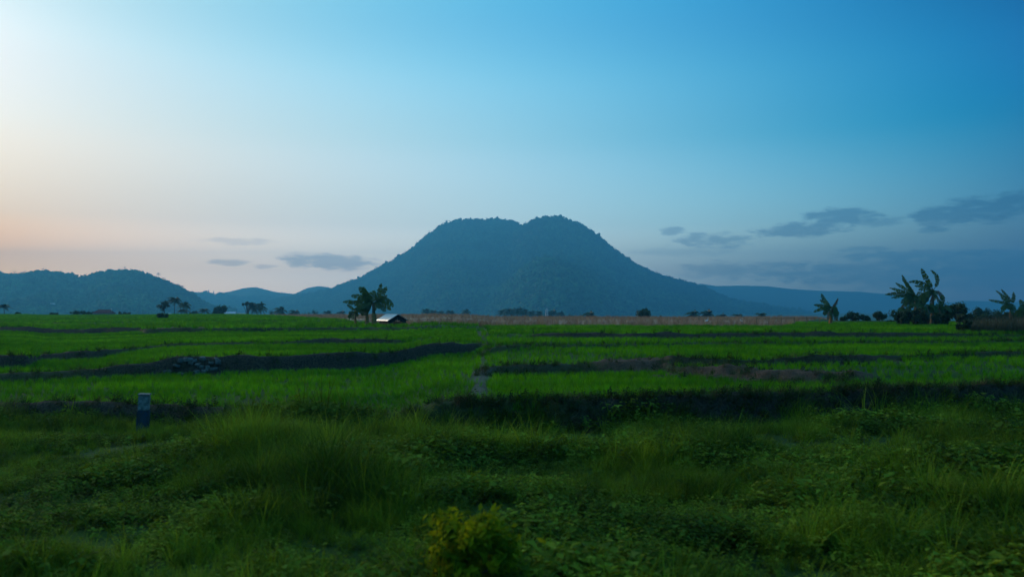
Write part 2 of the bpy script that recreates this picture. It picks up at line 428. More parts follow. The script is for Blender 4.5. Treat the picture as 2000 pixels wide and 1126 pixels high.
def ground(X, Y, full=False):
    X = np.asarray(X, float); Y = np.asarray(Y, float)
    Ye = np.maximum(Y, 12.0); u = np.clip(X / Ye, -0.9, 0.9)
    z = fbm(X * 0.35, Y * 0.35, 4) * 0.30 * (1 - sstep((Y - 20) / 5)) + fbm(X * .6 + 40, Y * .6, 3) * 0.06
    soil = np.zeros_like(z); lvl = np.zeros_like(z)
    for k in BANKS:
        s, t, h, w = step_of(k, u, Y); q = side(k, u)
        z = z + s * q
        lvl = lvl + (t > 0.5) * q
        brk = sstep((fbm(X * .16 + 7 * ord(k[0]), Y * .02 + len(k), 3) + .30) / .25) if k != 'BL' else 1.0
        steep = sstep((h / w - 0.12) / 0.3) * q * (0.25 + 0.75 * brk) * np.interp(u, U([a for a, b in STRENGTH[k]]), [b for a, b in STRENGTH[k]])
        edge = fbm(X * 0.5, Y * 0.5 + ord(k[0]), 3)
        soil = np.maximum(soil, steep * sstep((t * w + 0.45 + edge * .8) / 0.3) * (1 - sstep((t * w - w - .35 - edge * .9) / 0.3)))
        # a low lip along the top of each bank
        z = z + np.where(w < 1.0, .17, .08) * steep * np.exp(-(((Y - (Y - t * w) - w) - .25) / .38) ** 2) * (0.6 + 2.2 * (edge + .25))
    # bund and dusty path between left and right paddies
    bw = np.exp(-((u + 0.040) / 0.016) ** 2) * sstep((Y - 25) / 1.5) * (1 - sstep((Y - 45) / 6))
    z = z + 0.10 * bw
    Yd = np.interp(u, U([420, 500, 620, 730, 960]), [330, 250, 145, 98, 86]) + 90 * sstep((u - 0.335) / 0.07)
    Yd = Yd + fbm(X * .12, Y * .02, 3) * 10
    dryu = sstep((u + 0.33) / 0.2) * (1 - sstep((u - 0.375) / 0.03))
    z = z + dryu * np.clip((Y - 94) / 80, 0, 1) * 0.12
    Y0 = 285 - 150 * sstep((u - 0.36) / 0.06) - 110 * sstep((u + .26) / .2) * (1 - sstep((u - 0.36) / 0.06))
    z = z - 12.0 * sstep((Y - Y0) / 260) - 5 * sstep((Y - 500) / 900)
    z = z + fbm(X * 0.02 + 5, Y * 0.02, 3) * 0.4 * sstep((Y - 110) / 60)
    red = np.zeros_like(z)
    for (cx, d0, rx, ry, a) in ((1225, 38.0, 2.1, 1.6, 1.), (1390, 33.6, 2.4, 1.1, 1.), (1530, 31.6, 3.0, 1.1, 1.), (1640, 31.6, 1.6, .8, .8), (1240, 36.5, 1.8, .9, .9), (330, 84, 5, 3, .5), (1750, 39, 5, .8, .5), (860, 62, 3, 1.5, .5)):
        r = ((X - U(cx) * d0) / rx) ** 2 + ((Y - d0) / ry) ** 2
        red = np.maximum(red, a * (1 - sstep((r + fbm(X * 1.3, Y * 1.3, 4) * 3.2 - 0.3) / 1.1)))
    z = z + .16 * red * (1 + 1.5 * fbm(X * 2.1, Y * 2.1, 3))
    if not full: return z
    pth = np.clip(bw * 1.0 + fbm(X * 1.2, Y * .8, 3) * 1.6 * bw, 0, .9) * (1 - sstep((Y - 34) / 4))
    straw = sstep((Y - Yd) / 6) * (1 - sstep((Y - 330) / 60)) * (u > -.42)
    return z, soil, lvl, red, pth, straw
def gz(x, y): return float(ground(np.array([x]), np.array([y]))[0])

def build_ground():
    ys = [-7200., -3000., -400., -60., -15., 0., 4.]
    y = 6.0
    while y < 420: ys.append(y); y += max(0.16, y * 0.0068)
    while y < 7100: ys.append(y); y *= 1.22
    ys.append(7200.)
    us = list(np.linspace(-0.82, 0.82, 371))
    ext = [0.95, 1.3, 2.2, 5.0, 14.0, 50.0]
    ua = np.array([-e for e in reversed(ext)] + us + ext)
    ys = np.array(ys)
    YY, UU = np.meshgrid(ys, ua, indexing='ij')
    base = np.where(np.abs(UU) > 0.83, np.maximum(np.abs(YY), 320.0) , np.maximum(YY, 12.0))
    base = np.where(np.abs(UU) > 0.83, base, np.where(YY < 12, 12.0, YY))
    XX = np.clip(UU * base, -7200, 7200)
    # keep columns monotone
    XX = np.maximum.accumulate(XX + np.arange(len(ua))[None, :] * 1e-4, axis=1)
    Z, soil, lvl, red, pth, straw = ground(XX, YY, True)
    V = np.stack([XX, YY, Z], -1).reshape(-1, 3)
    nr, nc = YY.shape
    idx = np.arange(nr * nc).reshape(nr, nc)
    Q = np.stack([idx[:-1, :-1], idx[:-1, 1:], idx[1:, 1:], idx[1:, :-1]], -1).reshape(-1, 4)
    me = np_mesh('ground', V, Q, M_ground, True)
    for nme, a in (('soil', soil), ('red', red), ('path', pth), ('straw', straw)):
        at = me.attributes.new(nme, 'FLOAT', 'POINT'); at.data.foreach_set('value', np.ascontiguousarray(a.ravel(), dtype=np.float32))
    tag(link('ground', me), 'terraced farmland with dark earth banks between green rice paddies', 'ground', kind='structure')
build_ground()

# ------------------------------------------------------------------ mountains (ridge lines traced from the photograph, each at its own distance)
def ridge_mesh(name, layers, mt, label, cat='mountain', cols=320, rows=70, umin=None, umax=None):
    """layers: (profile [(px, py)...], ridge distance, run toward viewer at full height); surface is the highest of the layers"""
    lo = umin if umin is not None else min(U(p[0]) for L in layers for p in L[0])
    hi = umax if umax is not None else max(U(p[0]) for L in layers for p in L[0])
    us = np.linspace(lo, hi, cols)
    ymin = min(L[1] - L[2] for L in layers); ymax = max(L[1] + L[2] * 0.8 for L in layers)
    ys = np.linspace(ymin, ymax, rows)
    YY, UU = np.meshgrid(ys, us, indexing='ij'); XX = UU * YY
    Z = ridge_height(layers, UU, XX, YY)
    V = np.stack([XX, YY, Z], -1).reshape(-1, 3)
    idx = np.arange(rows * cols).reshape(rows, cols)
    Q = np.stack([idx[:-1, :-1], idx[:-1, 1:], idx[1:, 1:], idx[1:, :-1]], -1).reshape(-1, 4)
    o = link(name, np_mesh(name, V, Q, mt, True))
    tag(o, label, cat, kind='structure')
    return o
def ridge_height(layers, UU, XX, YY):
    Z = None
    for (prof, yc, run, *opt) in layers:
        rough = opt[0] if opt else 0.05
        pu = U([p[0] for p in prof]); pz = (604 - np.array([p[1] for p in prof], float)) / F * yc + ZC
        base = -26.0
        H = np.interp(UU, pu, pz) - base
        w = run * (0.35 + 0.65 * np.clip(H / H.max(), 0, 1))
        t = (yc - YY) / w
        tt = np.where(t > 0, t, -t * 1.3)
        tt = np.clip(tt, 0, 1)
        g = 1 - tt ** 1.25
        g = g * (1 - 0.22 * np.sin(np.pi * tt)) 
        gully = fbm(XX / (run * .16), YY / (run * .42), 4) * rough * 3.2 * np.sin(np.pi * np.clip(tt * 0.97 + .03, 0, 1))
        z = base + H * np.clip(g + gully * (H / H.max()) ** .5, 0, 2) - 6 * (tt >= 1)
        Z = z if Z is None else np.maximum(Z, z)
    return Z

main_layers = [
    ([(300, 612), (400, 606), (470, 597), (540, 585), (640, 567), (700, 545), (760, 512), (800, 488), (830, 462), (860, 441), (885, 432), (910, 428), (940, 427), (975, 428), (1000, 431), (1012, 436), (1024, 443), (1060, 465), (1110, 500), (1200, 560), (1320, 604), (1400, 612)], 4150, 1700, .10),
    ([(620, 612), (760, 580), (860, 550), (930, 508), (980, 474), (1008, 452), (1022, 441), (1045, 430), (1065, 425), (1090, 425), (1110, 429), (1135, 438), (1160, 455), (1185, 475), (1215, 500), (1245, 518), (1290, 537), (1340, 551), (1380, 563), (1400, 573), (1440, 588), (1500, 597), (1550, 606), (1580, 613)], 3850, 1900, .10)]
mountain = ridge_mesh('mountain', main_layers, M_hill, 'broad forested twin-topped mountain with a notch between its two domes', cols=420, rows=130, umin=float(U(290)), umax=float(U(1590)))
left_layers = [([(-520, 560), (-380, 548), (-200, 540), (-90, 545), (0, 537), (40, 537), (75, 533), (110, 534), (140, 540), (165, 543), (185, 537), (215, 530), (245, 528), (280, 533), (310, 545), (345, 562), (370, 573), (395, 590), (420, 600), (470, 609)], 2500, 900, .09)]
left_hill = ridge_mesh('hill', left_layers, M_hill, 'low dark forested hill with two humps at the left edge', 'hill', cols=260, rows=80)
low_layers = [([(330, 580), (380, 575), (400, 574), (420, 577), (450, 580), (500, 581), (560, 584), (640, 590), (760, 600)], 4700, 1200, .04)]
low_hill = ridge_mesh('hill', low_layers, M_far, 'low wooded rise carrying thin masts between left hill and mountain', 'hill', cols=120, rows=40)
ridge_mesh('hill', [([(350, 590), (380, 580), (420, 574), (450, 567), (480, 560), (500, 559), (515, 563), (540, 569), (570, 572), (600, 580), (680, 600)], 5300, 1300, .05)], M_far, 'pale blue pointed hill far off left of the mountain', 'hill', cols=140, rows=40)
ridge_mesh('hill', [([(540, 590), (580, 570), (600, 561), (622, 557), (640, 559), (680, 570), (760, 590)], 5700, 1200, .05)], M_far, 'small pale blue hilltop beside the left foot of the mountain', 'hill', cols=90, rows=36)
ridge_mesh('mountain', [([(1100, 590), (1250, 566), (1340, 556), (1370, 552), (1400, 557), (1450, 556), (1500, 557), (1540, 562), (1600, 566), (1680, 568), (1760, 575), (1840, 590), (1960, 600)], 6000, 1200, .04)], M_far, 'long pale blue range fading into haze on the right', cols=200, rows=40)
ridge_mesh('mountain', [([(1480, 600), (1560, 598), (1700, 602), (1800, 596), (1850, 590), (1890, 586), (1925, 587), (1960, 590), (2040, 585), (2150, 580), (2300, 574), (2500, 585)], 5500, 1200, .04)], M_far, 'low blue ridge behind the banana plants at the right edge', cols=140, rows=36)

# ------------------------------------------------------------------ instancing helper for what nobody could count
def scatter(name, pts, rot, scl, vid, sources, label, cat):
    col = bpy.data.collections.new(name + '_source')
    for i, me in enumerate(sources):
        col.objects.link(bpy.data.objects.new('%s_source_%02d' % (name, i), me))
    me = bpy.data.meshes.new(name)
    me.vertices.add(len(pts)); me.vertices.foreach_set('co', np.ascontiguousarray(pts, dtype=np.float32).ravel())
    for nme, typ, key, a in (('irot', 'FLOAT_VECTOR', 'vector', rot), ('iscl', 'FLOAT_VECTOR', 'vector', scl), ('ivid', 'INT', 'value', vid)):
        at = me.attributes.new(nme, typ, 'POINT')
        at.data.foreach_set(key, np.ascontiguousarray(a, dtype=np.int32 if typ == 'INT' else np.float32).ravel())
    me.update()
    o = link(name, me)
    ng = bpy.data.node_groups.new(name + '_nodes', 'GeometryNodeTree')
    ng.interface.new_socket('Geometry', in_out='INPUT', socket_type='NodeSocketGeometry')
    ng.interface.new_socket('Geometry', in_out='OUTPUT', socket_type='NodeSocketGeometry')
    N = ng.nodes; L = ng.links
    gi = N.new('NodeGroupInput'); go = N.new('NodeGroupOutput')
    ip = N.new('GeometryNodeInstanceOnPoints'); ci = N.new('GeometryNodeCollectionInfo')
    ci.inputs['Collection'].default_value = col
    ci.inputs['Separate Children'].default_value = True; ci.inputs['Reset Children'].default_value = True
    ip.inputs['Pick Instance'].default_value = True
    def na(nme, typ):
        n = N.new('GeometryNodeInputNamedAttribute'); n.data_type = typ; n.inputs[0].default_value = nme; return n.outputs[0]
    e2r = N.new('FunctionNodeEulerToRotation')
    L.new(na('irot', 'FLOAT_VECTOR'), e2r.inputs[0]); L.new(e2r.outputs[0], ip.inputs['Rotation'])
    L.new(na('iscl', 'FLOAT_VECTOR'), ip.inputs['Scale']); L.new(na('ivid', 'INT'), ip.inputs['Instance Index'])
    L.new(ci.outputs[0], ip.inputs['Instance']); L.new(gi.outputs[0], ip.inputs['Points']); L.new(ip.outputs[0], go.inputs[0])
    md = o.modifiers.new('scatter', 'NODES'); md.node_group = ng
    tag(o, label, cat, kind='stuff')
    return o

def blades_mesh(name, n, h, spread, width, mt, lean=0.3, r0=0.06, segs=3, seed=0, wind=(0, 0)):
    r = random.Random(seed); V = []; Q = []
    for i in range(n):
        a = r.uniform(0, 2 * math.pi); q = r0 * math.sqrt(r.random())
        bx, by = q * math.cos(a), q * math.sin(a)
        a2 = a + r.uniform(-.8, .8); hh = h * r.uniform(.6, 1.1); ln = lean * r.uniform(.3, 1.4) + spread * r.random()
        wd = width * r.uniform(.7, 1.2); px, py = -math.sin(a2), math.cos(a2)
        b = len(V)
        for k in range(segs + 1):
            t = k / segs
            cx = bx + math.cos(a2) * ln * hh * t ** 1.8 + wind[0] * hh * t * t
            cy = by + math.sin(a2) * ln * hh * t ** 1.8 + wind[1] * hh * t * t
            cz = hh * (t - 0.28 * ln * t ** 3) - 0.03
            ww = wd * (1 - t ** 2 * .92) * .5
            V += [(cx - px * ww, cy - py * ww, cz), (cx + px * ww, cy + py * ww, cz)]
        for k in range(segs): Q.append((b + 2 * k, b + 2 * k + 1, b + 2 * k + 3, b + 2 * k + 2))
    return np_mesh(name, V, Q, mt, True)

def leafy_mesh(name, stems, h, leaf, mt, seed=0, r0=0.10, per=8):
    """a low leafy weed: stems with broad pointed leaves"""
    r = random.Random(seed); V = []; Q = []
    for i in range(stems):
        a = r.uniform(0, 6.283); q = r0 * math.sqrt(r.random()); bx, by = q * math.cos(a), q * math.sin(a)
        tx, ty = bx + math.cos(a) * h * r.uniform(.1, .6), by + math.sin(a) * h * r.uniform(.1, .6); hh = h * r.uniform(.55, 1.1)
        for k in range(per):
            t = (k + 1) / per
            p = Vector((bx + (tx - bx) * t * t, by + (ty - by) * t * t, hh * t))
            a2 = k * 2.4 + r.uniform(-.5, .5) + a; el = r.uniform(-.35, .7)
            d = Vector((math.cos(a2) * math.cos(el), math.sin(a2) * math.cos(el), math.sin(el)))
            s = d.cross(Vector((0, 0, 1))).normalized(); nrm = s.cross(d)
            L = leaf * r.uniform(.6, 1.25); w = L * r.uniform(.22, .38)
            b = len(V)
            V += [tuple(p), tuple(p + d * L * .45 - s * w + nrm * L * .06), tuple(p + d * L * .95 - nrm * L * .22), tuple(p + d * L * .45 + s * w + nrm * L * .06)]
            Q.append((b, b + 1, b + 2, b + 3))
    return np_mesh(name, V, Q, mt, False)

def blob_mesh(name, mt, seed, squash=0.8):
    """a tree crown seen from kilometres away: lumpy ball of leaf clumps"""
    import bmesh
    bm = bmesh.new(); bmesh.ops.create_icosphere(bm, subdivisions=2, radius=1.0)
    r = random.Random(seed)
    cs = [(Vector((r.gauss(0, 1), r.gauss(0, 1), r.gauss(0, .7))).normalized(), r.uniform(.1, .42)) for _ in range(9)]
    for v in bm.verts:
        d = v.co.normalized(); k = 0.72
        for c, a in cs: k += a * max(0, d.dot(c)) ** 6
        k += r.uniform(-.07, .07)
        v.co = Vector((d.x * k, d.y * k, d.z * k * squash + .35))
    me = bpy.data.meshes.new(name); bm.to_mesh(me); bm.free(); me.materials.append(mt)
    return me

def fan_mesh(name, mt, seed, h):
    """a palm seen from kilometres away: stem and star of fronds"""
    r = random.Random(seed); V = [(-.03, 0, 0), (.03, 0, 0), (.03, 0, h), (-.03, 0, h)]; Q = [(0, 1, 2, 3)]
    for i in range(11):
        a = i * 2 * math.pi / 11 + r.uniform(-.2, .2); e = r.uniform(-.2, .8)
        d = Vector((math.cos(a), math.sin(a), 0)); s = Vector((-math.sin(a), math.cos(a), 0)) * .11
        p = Vector((0, 0, h)); m_ = p + d * .45 + Vector((0, 0, .45 * e)); q = p + d * .9 + Vector((0, 0, .9 * e - .5))
        b = len(V); V += [tuple(p - s * .4), tuple(p + s * .4), tuple(m_ - s), tuple(m_ + s), tuple(q - s * .3), tuple(q + s * .3)]
        Q += [(b, b + 1, b + 3, b + 2), (b + 2, b + 3, b + 5, b + 4)]
    return np_mesh(name, V, Q, mt)

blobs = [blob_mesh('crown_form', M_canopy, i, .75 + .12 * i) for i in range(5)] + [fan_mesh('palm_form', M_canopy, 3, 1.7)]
def forest(name, layers, n, umin, umax, smin, smax, label, ridge_extra=400):
    ymin = min(L[1] - L[2] for L in layers); ymax = max(L[1] for L in layers) + 60
    uu = rng.uniform(umin, umax, n * 2); t = rng.random(n * 2)
    yy = ymin + (ymax - ymin) * t
    # extra crowns along the skyline so that the edge is broken like the photograph's
    L = layers
    eu = rng.uniform(umin, umax, ridge_extra * len(L)); ey = np.concatenate([np.full(ridge_extra, l[1]) for l in L]) + rng.normal(0, 45, ridge_extra * len(L))
    uu = np.concatenate([uu, eu]); yy = np.concatenate([yy, ey])
    z = ridge_height(layers, uu, uu * yy, yy)
    ok = (z > -24)
    uu, yy, z = uu[ok], yy[ok], z[ok]; m = len(uu)
    x = uu * yy
    s = rng.uniform(smin, smax, m) * (1 + 0.9 * np.clip(fbm(x / 130., yy / 130., 3), -.5, .5)) * (0.75 + 0.5 * rng.random(m) ** 3)
    on_ridge = np.zeros(m, bool); on_ridge[-int(ok[-ridge_extra * len(L):].sum()):] = True
    s = np.where(on_ridge, s * rng.uniform(.9, 1.7, m), s)
    vid = rng.integers(0, 5, m); vid = np.where(rng.random(m) < .06, 5, vid)
    rot = np.stack([np.zeros(m), np.zeros(m), rng.uniform(0, 6.28, m)], -1)
    scl = np.stack([s, s, s * rng.uniform(.7, 1.35, m)], -1)
    return scatter(name, np.stack([x, yy, z - .1 * s], -1), rot, scl, vid, blobs, label, 'forest')
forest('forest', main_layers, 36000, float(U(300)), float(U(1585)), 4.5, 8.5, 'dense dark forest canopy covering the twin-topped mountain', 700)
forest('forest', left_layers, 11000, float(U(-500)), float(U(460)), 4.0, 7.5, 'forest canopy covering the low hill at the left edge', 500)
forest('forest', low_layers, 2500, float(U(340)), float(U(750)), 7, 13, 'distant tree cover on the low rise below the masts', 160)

# ------------------------------------------------------------------ rice and verge growth
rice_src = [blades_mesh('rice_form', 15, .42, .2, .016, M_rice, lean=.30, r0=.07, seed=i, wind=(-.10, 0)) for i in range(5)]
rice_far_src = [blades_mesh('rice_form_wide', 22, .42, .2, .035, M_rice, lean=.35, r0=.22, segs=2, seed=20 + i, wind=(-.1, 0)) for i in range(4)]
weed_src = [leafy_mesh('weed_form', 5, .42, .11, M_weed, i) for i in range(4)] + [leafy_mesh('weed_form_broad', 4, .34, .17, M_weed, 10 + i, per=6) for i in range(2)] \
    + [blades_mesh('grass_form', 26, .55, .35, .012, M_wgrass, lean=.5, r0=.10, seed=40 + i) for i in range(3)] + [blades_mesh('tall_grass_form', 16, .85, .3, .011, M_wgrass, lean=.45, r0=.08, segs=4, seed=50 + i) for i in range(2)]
M_bankdry = mat('bank_dry_grass', (0.13, 0.095, 0.05), 0.8, trans=0.2, rand=0.5, spec=.05)
bank_src = [blades_mesh('bank_grass_form', 22, .38, .5, .014, M_bankgrass, lean=.8, r0=.12, seed=60 + i) for i in range(3)] + [leafy_mesh('bank_weed_form', 4, .30, .10, M_bankgrass, 70 + i) for i in range(2)] + [blades_mesh('bank_dry_form', 18, .34, .5, .013, M_bankdry, lean=.8, r0=.12, seed=75 + i) for i in range(2)]
dry_src = [blades_mesh('dry_grass_form', 20, 1.0, .15, .022, M_dry, lean=.25, r0=.25, seed=80 + i, wind=(-.12, 0)) for i in range(4)]
reed_src = [blades_mesh('reed_form', 22, 1.9, .2, .05, M_reed, lean=.30, r0=.35, segs=4, seed=90 + i, wind=(-.15, 0)) for i in range(4)]

def samples(n, ya, yb, ua, ub, power=1.0):
    y = np.sqrt(rng.uniform(ya * ya, yb * yb, n)) if power == 1.0 else ya * (yb / ya) ** rng.random(n)
    u = rng.uniform(ua, ub, n)
    return u * y, y, u
def place(x, y, smin, smax, nvar, tilt=.12, sz=1.0):
    m = len(x); s = rng.uniform(smin, smax, m)
    rot = np.stack([rng.normal(0, tilt, m), rng.normal(0, tilt, m), rng.uniform(0, 6.283, m)], -1)
    return rot, np.stack([s, s, s * sz], -1), rng.integers(0, nvar, m)

def rice(label, n, ya, yb, ua, ub, cond, far=False, s=(.55, .85)):
    x, y, u = samples(n, ya, yb, ua, ub)
    z, soil, lvl, red, pth, straw = ground(x, y, True)
    gap = fbm(x * .22, y * .22, 3)
    ok = cond(u, y, lvl) & (soil < .35) & (red < .55) & (pth < .5) & (straw < .3) & (gap > -.30)
    x, y, z = x[ok], y[ok], z[ok]
    # irregular growth: taller and shorter patches
    k = 1 + 0.55 * fbm(x * .35 + 9, y * .35, 3)
    rot, scl, vid = place(x, y, s[0], s[1], 4 if far else 5)
    scl *= k[:, None]
    scatter('rice_crop', np.stack([x, y, z], -1), rot, scl, vid, rice_far_src if far else rice_src, label, 'rice')

isL = lambda u: u < -0.038
isR = lambda u: u >= -0.038
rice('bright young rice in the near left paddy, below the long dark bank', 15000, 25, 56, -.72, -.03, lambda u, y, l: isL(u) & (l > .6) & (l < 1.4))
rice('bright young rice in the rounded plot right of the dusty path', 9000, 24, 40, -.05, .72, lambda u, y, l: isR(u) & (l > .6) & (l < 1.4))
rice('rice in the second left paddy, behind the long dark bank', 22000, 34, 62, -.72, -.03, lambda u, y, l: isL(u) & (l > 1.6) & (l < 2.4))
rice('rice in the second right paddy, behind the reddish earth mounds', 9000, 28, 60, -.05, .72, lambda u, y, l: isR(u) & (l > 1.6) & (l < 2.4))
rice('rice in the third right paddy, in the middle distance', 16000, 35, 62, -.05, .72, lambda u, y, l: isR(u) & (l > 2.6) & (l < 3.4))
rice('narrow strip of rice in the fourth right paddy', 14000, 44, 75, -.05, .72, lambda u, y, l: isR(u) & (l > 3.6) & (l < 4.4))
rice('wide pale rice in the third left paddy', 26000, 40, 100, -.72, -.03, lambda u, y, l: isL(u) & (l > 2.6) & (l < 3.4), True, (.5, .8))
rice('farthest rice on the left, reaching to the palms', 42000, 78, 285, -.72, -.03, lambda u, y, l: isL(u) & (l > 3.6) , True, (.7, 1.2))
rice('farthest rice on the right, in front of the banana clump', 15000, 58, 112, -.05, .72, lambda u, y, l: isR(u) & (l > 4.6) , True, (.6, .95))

def verge():
    n = 46000
    x, y, u = samples(n, 6.5, 27, -.80, .80)
    z, soil, lvl, red, pth, straw = ground(x, y, True)
    thin = fbm(x * .45 + 3, y * .7, 4)
    ok = (lvl < .5) & (rng.random(n) < np.clip(0.72 + 3.2 * thin, .03, 1))
    x, y, z, thin = x[ok], y[ok], z[ok], thin[ok]
    rot, scl, vid = place(x, y, .6, 1.25, 11, .15)
    hgt = 1 + 2.4 * fbm(x * .28 + 20, y * .4, 3)
    scl *= np.clip(hgt, .45, 1.9)[:, None]
    patch = fbm(x * .35 + 60, y * .5, 3) + rng.normal(0, .10, len(x))
    vid = np.where(patch > .03, 6 + vid % 5, vid % 6)
    broad = (vid < 6)
    for sel, nm, lb, ct in ((broad, 'weed_cover', 'dark leafy weeds filling the near verge', 'weeds'), (~broad, 'wild_grass', 'long rank grass growing through the near verge', 'grass')):
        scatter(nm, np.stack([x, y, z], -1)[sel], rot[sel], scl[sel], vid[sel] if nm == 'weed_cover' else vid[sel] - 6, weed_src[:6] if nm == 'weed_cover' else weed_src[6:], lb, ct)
verge()

def bank_growth():
    n = 90000
    x, y, u = samples(n, 22, 100, -.74, .74, power=0)
    z, soil, lvl, red, pth, straw = ground(x, y, True)
    edge = (soil > .05) & (rng.random(n) > red * .8)
    ok = edge & (rng.random(n) < np.where(u < -.05, .32, .55))
    near = (y < 30) & (u > -.07)                       # the tall near bank is overgrown
    ok |= edge & near & (rng.random(n) < .9)
    x, y, z = x[ok], y[ok], z[ok]
    rot, scl, vid = place(x, y, .4, 1.1, 7, .35)
    rot[:, 0] += .35
    scatter('bank_grass', np.stack([x, y, z], -1), rot, scl, vid, bank_src, 'dull grass and weeds hanging over the dark earth banks', 'grass')
bank_growth()

def dry_growth():
    n = 40000
    x, y, u = samples(n, 84, 240, -.38, .42)
    z, soil, lvl, red, pth, straw = ground(x, y, True)
    band = (straw < .995)
    ok = (straw > .12) & (u < .40) & (band | (rng.random(n) < .30))
    ok &= ~((y > 108) & (y < 128) & (rng.random(n) < .8))
    x, y, z = x[ok], y[ok], z[ok]
    rot, scl, vid = place(x, y, .5, 1.05, 4, .15)
    scl[y > 128] *= .75
    scatter('dry_grass', np.stack([x, y, z], -1), rot, scl, vid, dry_src, 'pale brown dry grass standing between the rice and the palms', 'grass')
    n = 1100
    x, y, u = samples(n, 63.5, 72, .575, .75)
    z = ground(x, y) - .05; rot, scl, vid = place(x, y, .25, .85, 4, .2)
    scatter('reed_bed', np.stack([x, y, z], -1), rot, scl, vid, reed_src, 'brown dry reeds along the field edge at the far right', 'reeds')
dry_growth()

# ------------------------------------------------------------------ banana plants
def banana_leaf(mb, p0, c, p1, width, rnd, torn=.6, droop=.25, face=None):
    """midrib along a curve, blade torn by wind into strips"""
    p0, c, p1 = Vector(p0), Vector(c), Vector(p1)
    n = 16
    pts = [p0 * (1 - t) ** 2 + c * 2 * t * (1 - t) + p1 * t * t for t in [i / n for i in range(n + 1)]]
    mb.tube(pts, [.035 * (1 - .8 * i / n) for i in range(n + 1)], 4, False)
    nrm = Vector(face) if face else Vector((rnd.uniform(-.4, .4), -1, rnd.uniform(.1, .7)))
    for sd in (-1, 1):
        i = 2
        while i < n:
            k = min(n, i + (1 if rnd.random() < torn else rnd.choice((2, 3))))
            tw = rnd.uniform(-.25, .25); sl = rnd.uniform(.75, 1.1)
            row = []
            for j in (i, k):
                t = j / n
                tg = (pts[min(j + 1, n)] - pts[max(j - 1, 0)]).normalized()
                s = tg.cross(nrm).normalized() * sd
                w = width * (math.sin(math.pi * min(1, t * .93 + .06)) ** .55) * sl * .5
                fwd = tg * w * .75
                gap = .0 if j == i else -.12 * (pts[k] - pts[i]).length
                q = pts[j] + tg * gap
                m_ = q + s * w * .55 + fwd * .5 + nrm.normalized() * w * tw * .4
                e = q + s * w + fwd + Vector((0, 0, -droop * w * 1.4)) + nrm.normalized() * w * tw
                row.append((q, m_, e))
            mb.quadstrip(row)
            i = k
    return mb

def banana(name, label, px, Y, base_y, stems, leaves, dead, extra=7, group=None, seed=1):
    """stems: [(x, top y, radius, lean px)], leaves: (x0,y0, cx,cy, x1,y1, width m) in photo units relative to the clump's distance"""
    rnd = random.Random(seed); k = Y / F
    zb = gz(U(px) * Y, Y)
    root = empty(name, (U(px) * Y, Y, zb))
    toz = lambda y: ZC + (604 - y) * k - zb
    tox = lambda x: (x - px) * k
    for (sx, sy, r, lean, dy) in stems:
        m = MB(); hz = toz(sy)
        m.tube([(tox(sx) + lean * k * (1 - t) , dy, hz * t - .15 * (1 - t)) for t in (0, .25, .5, .75, 1)], [r * 1.25, r * 1.1, r, r * .85, r * .6], 10)
        m.build('stem', M_bstem, root, True)
        if dead >= 0:
            m = MB()
            for q in range(5):
                a = -1.57 + (q - 2) * .8; m.quadstrip([[(tox(sx) + lean * k * (1 - .5 + .5 * t) + math.cos(a + w_) * r * (1.35 + .25 * t), dy + math.sin(a + w_) * r * (1.35 + .25 * t), hz * (.52 - .5 * t)) for w_ in (-.5, 0, .5)] for t in (0, .3, .6, .95)])
            m.build('dry_sheath', M_bpeel if dead == 1 else M_bdead, root)
    for (x0, y0, cx, cy, x1, y1, w, mt, tn) in leaves:
        dd = rnd.uniform(-.9, .9)
        m = MB()
        banana_leaf(m, (tox(x0), rnd.uniform(-.1, .1), toz(y0)), (tox(cx), dd * .4, toz(cy)), (tox(x1), dd, toz(y1)), w, rnd, tn)
        m.build('dry_leaf' if mt else 'leaf', M_bdead if mt else M_banana, root)
    for q in range(extra):
        sx, sy, r, lean, dy = stems[q % len(stems)]
        tp = Vector((tox(sx), dy, toz(sy) * rnd.uniform(.82, .98))); L = rnd.uniform(.45, .75) * (.8 + toz(sy) * .3)
        a = rnd.uniform(0, 6.283); dx, dyy = math.cos(a) * L - .35 * L, math.sin(a) * L * .9
        m = MB()
        banana_leaf(m, tp, tp + Vector((dx * .55, dyy * .55, L * rnd.uniform(.2, .7))), tp + Vector((dx, dyy, -L * rnd.uniform(.1, 1.1))), rnd.uniform(.45, .75), rnd, .6, face=(rnd.uniform(-.6, .6), -1, rnd.uniform(-.2, .6)))
        m.build('leaf', M_banana, root)
    tag(root, label, 'banana plant', group)
    return root

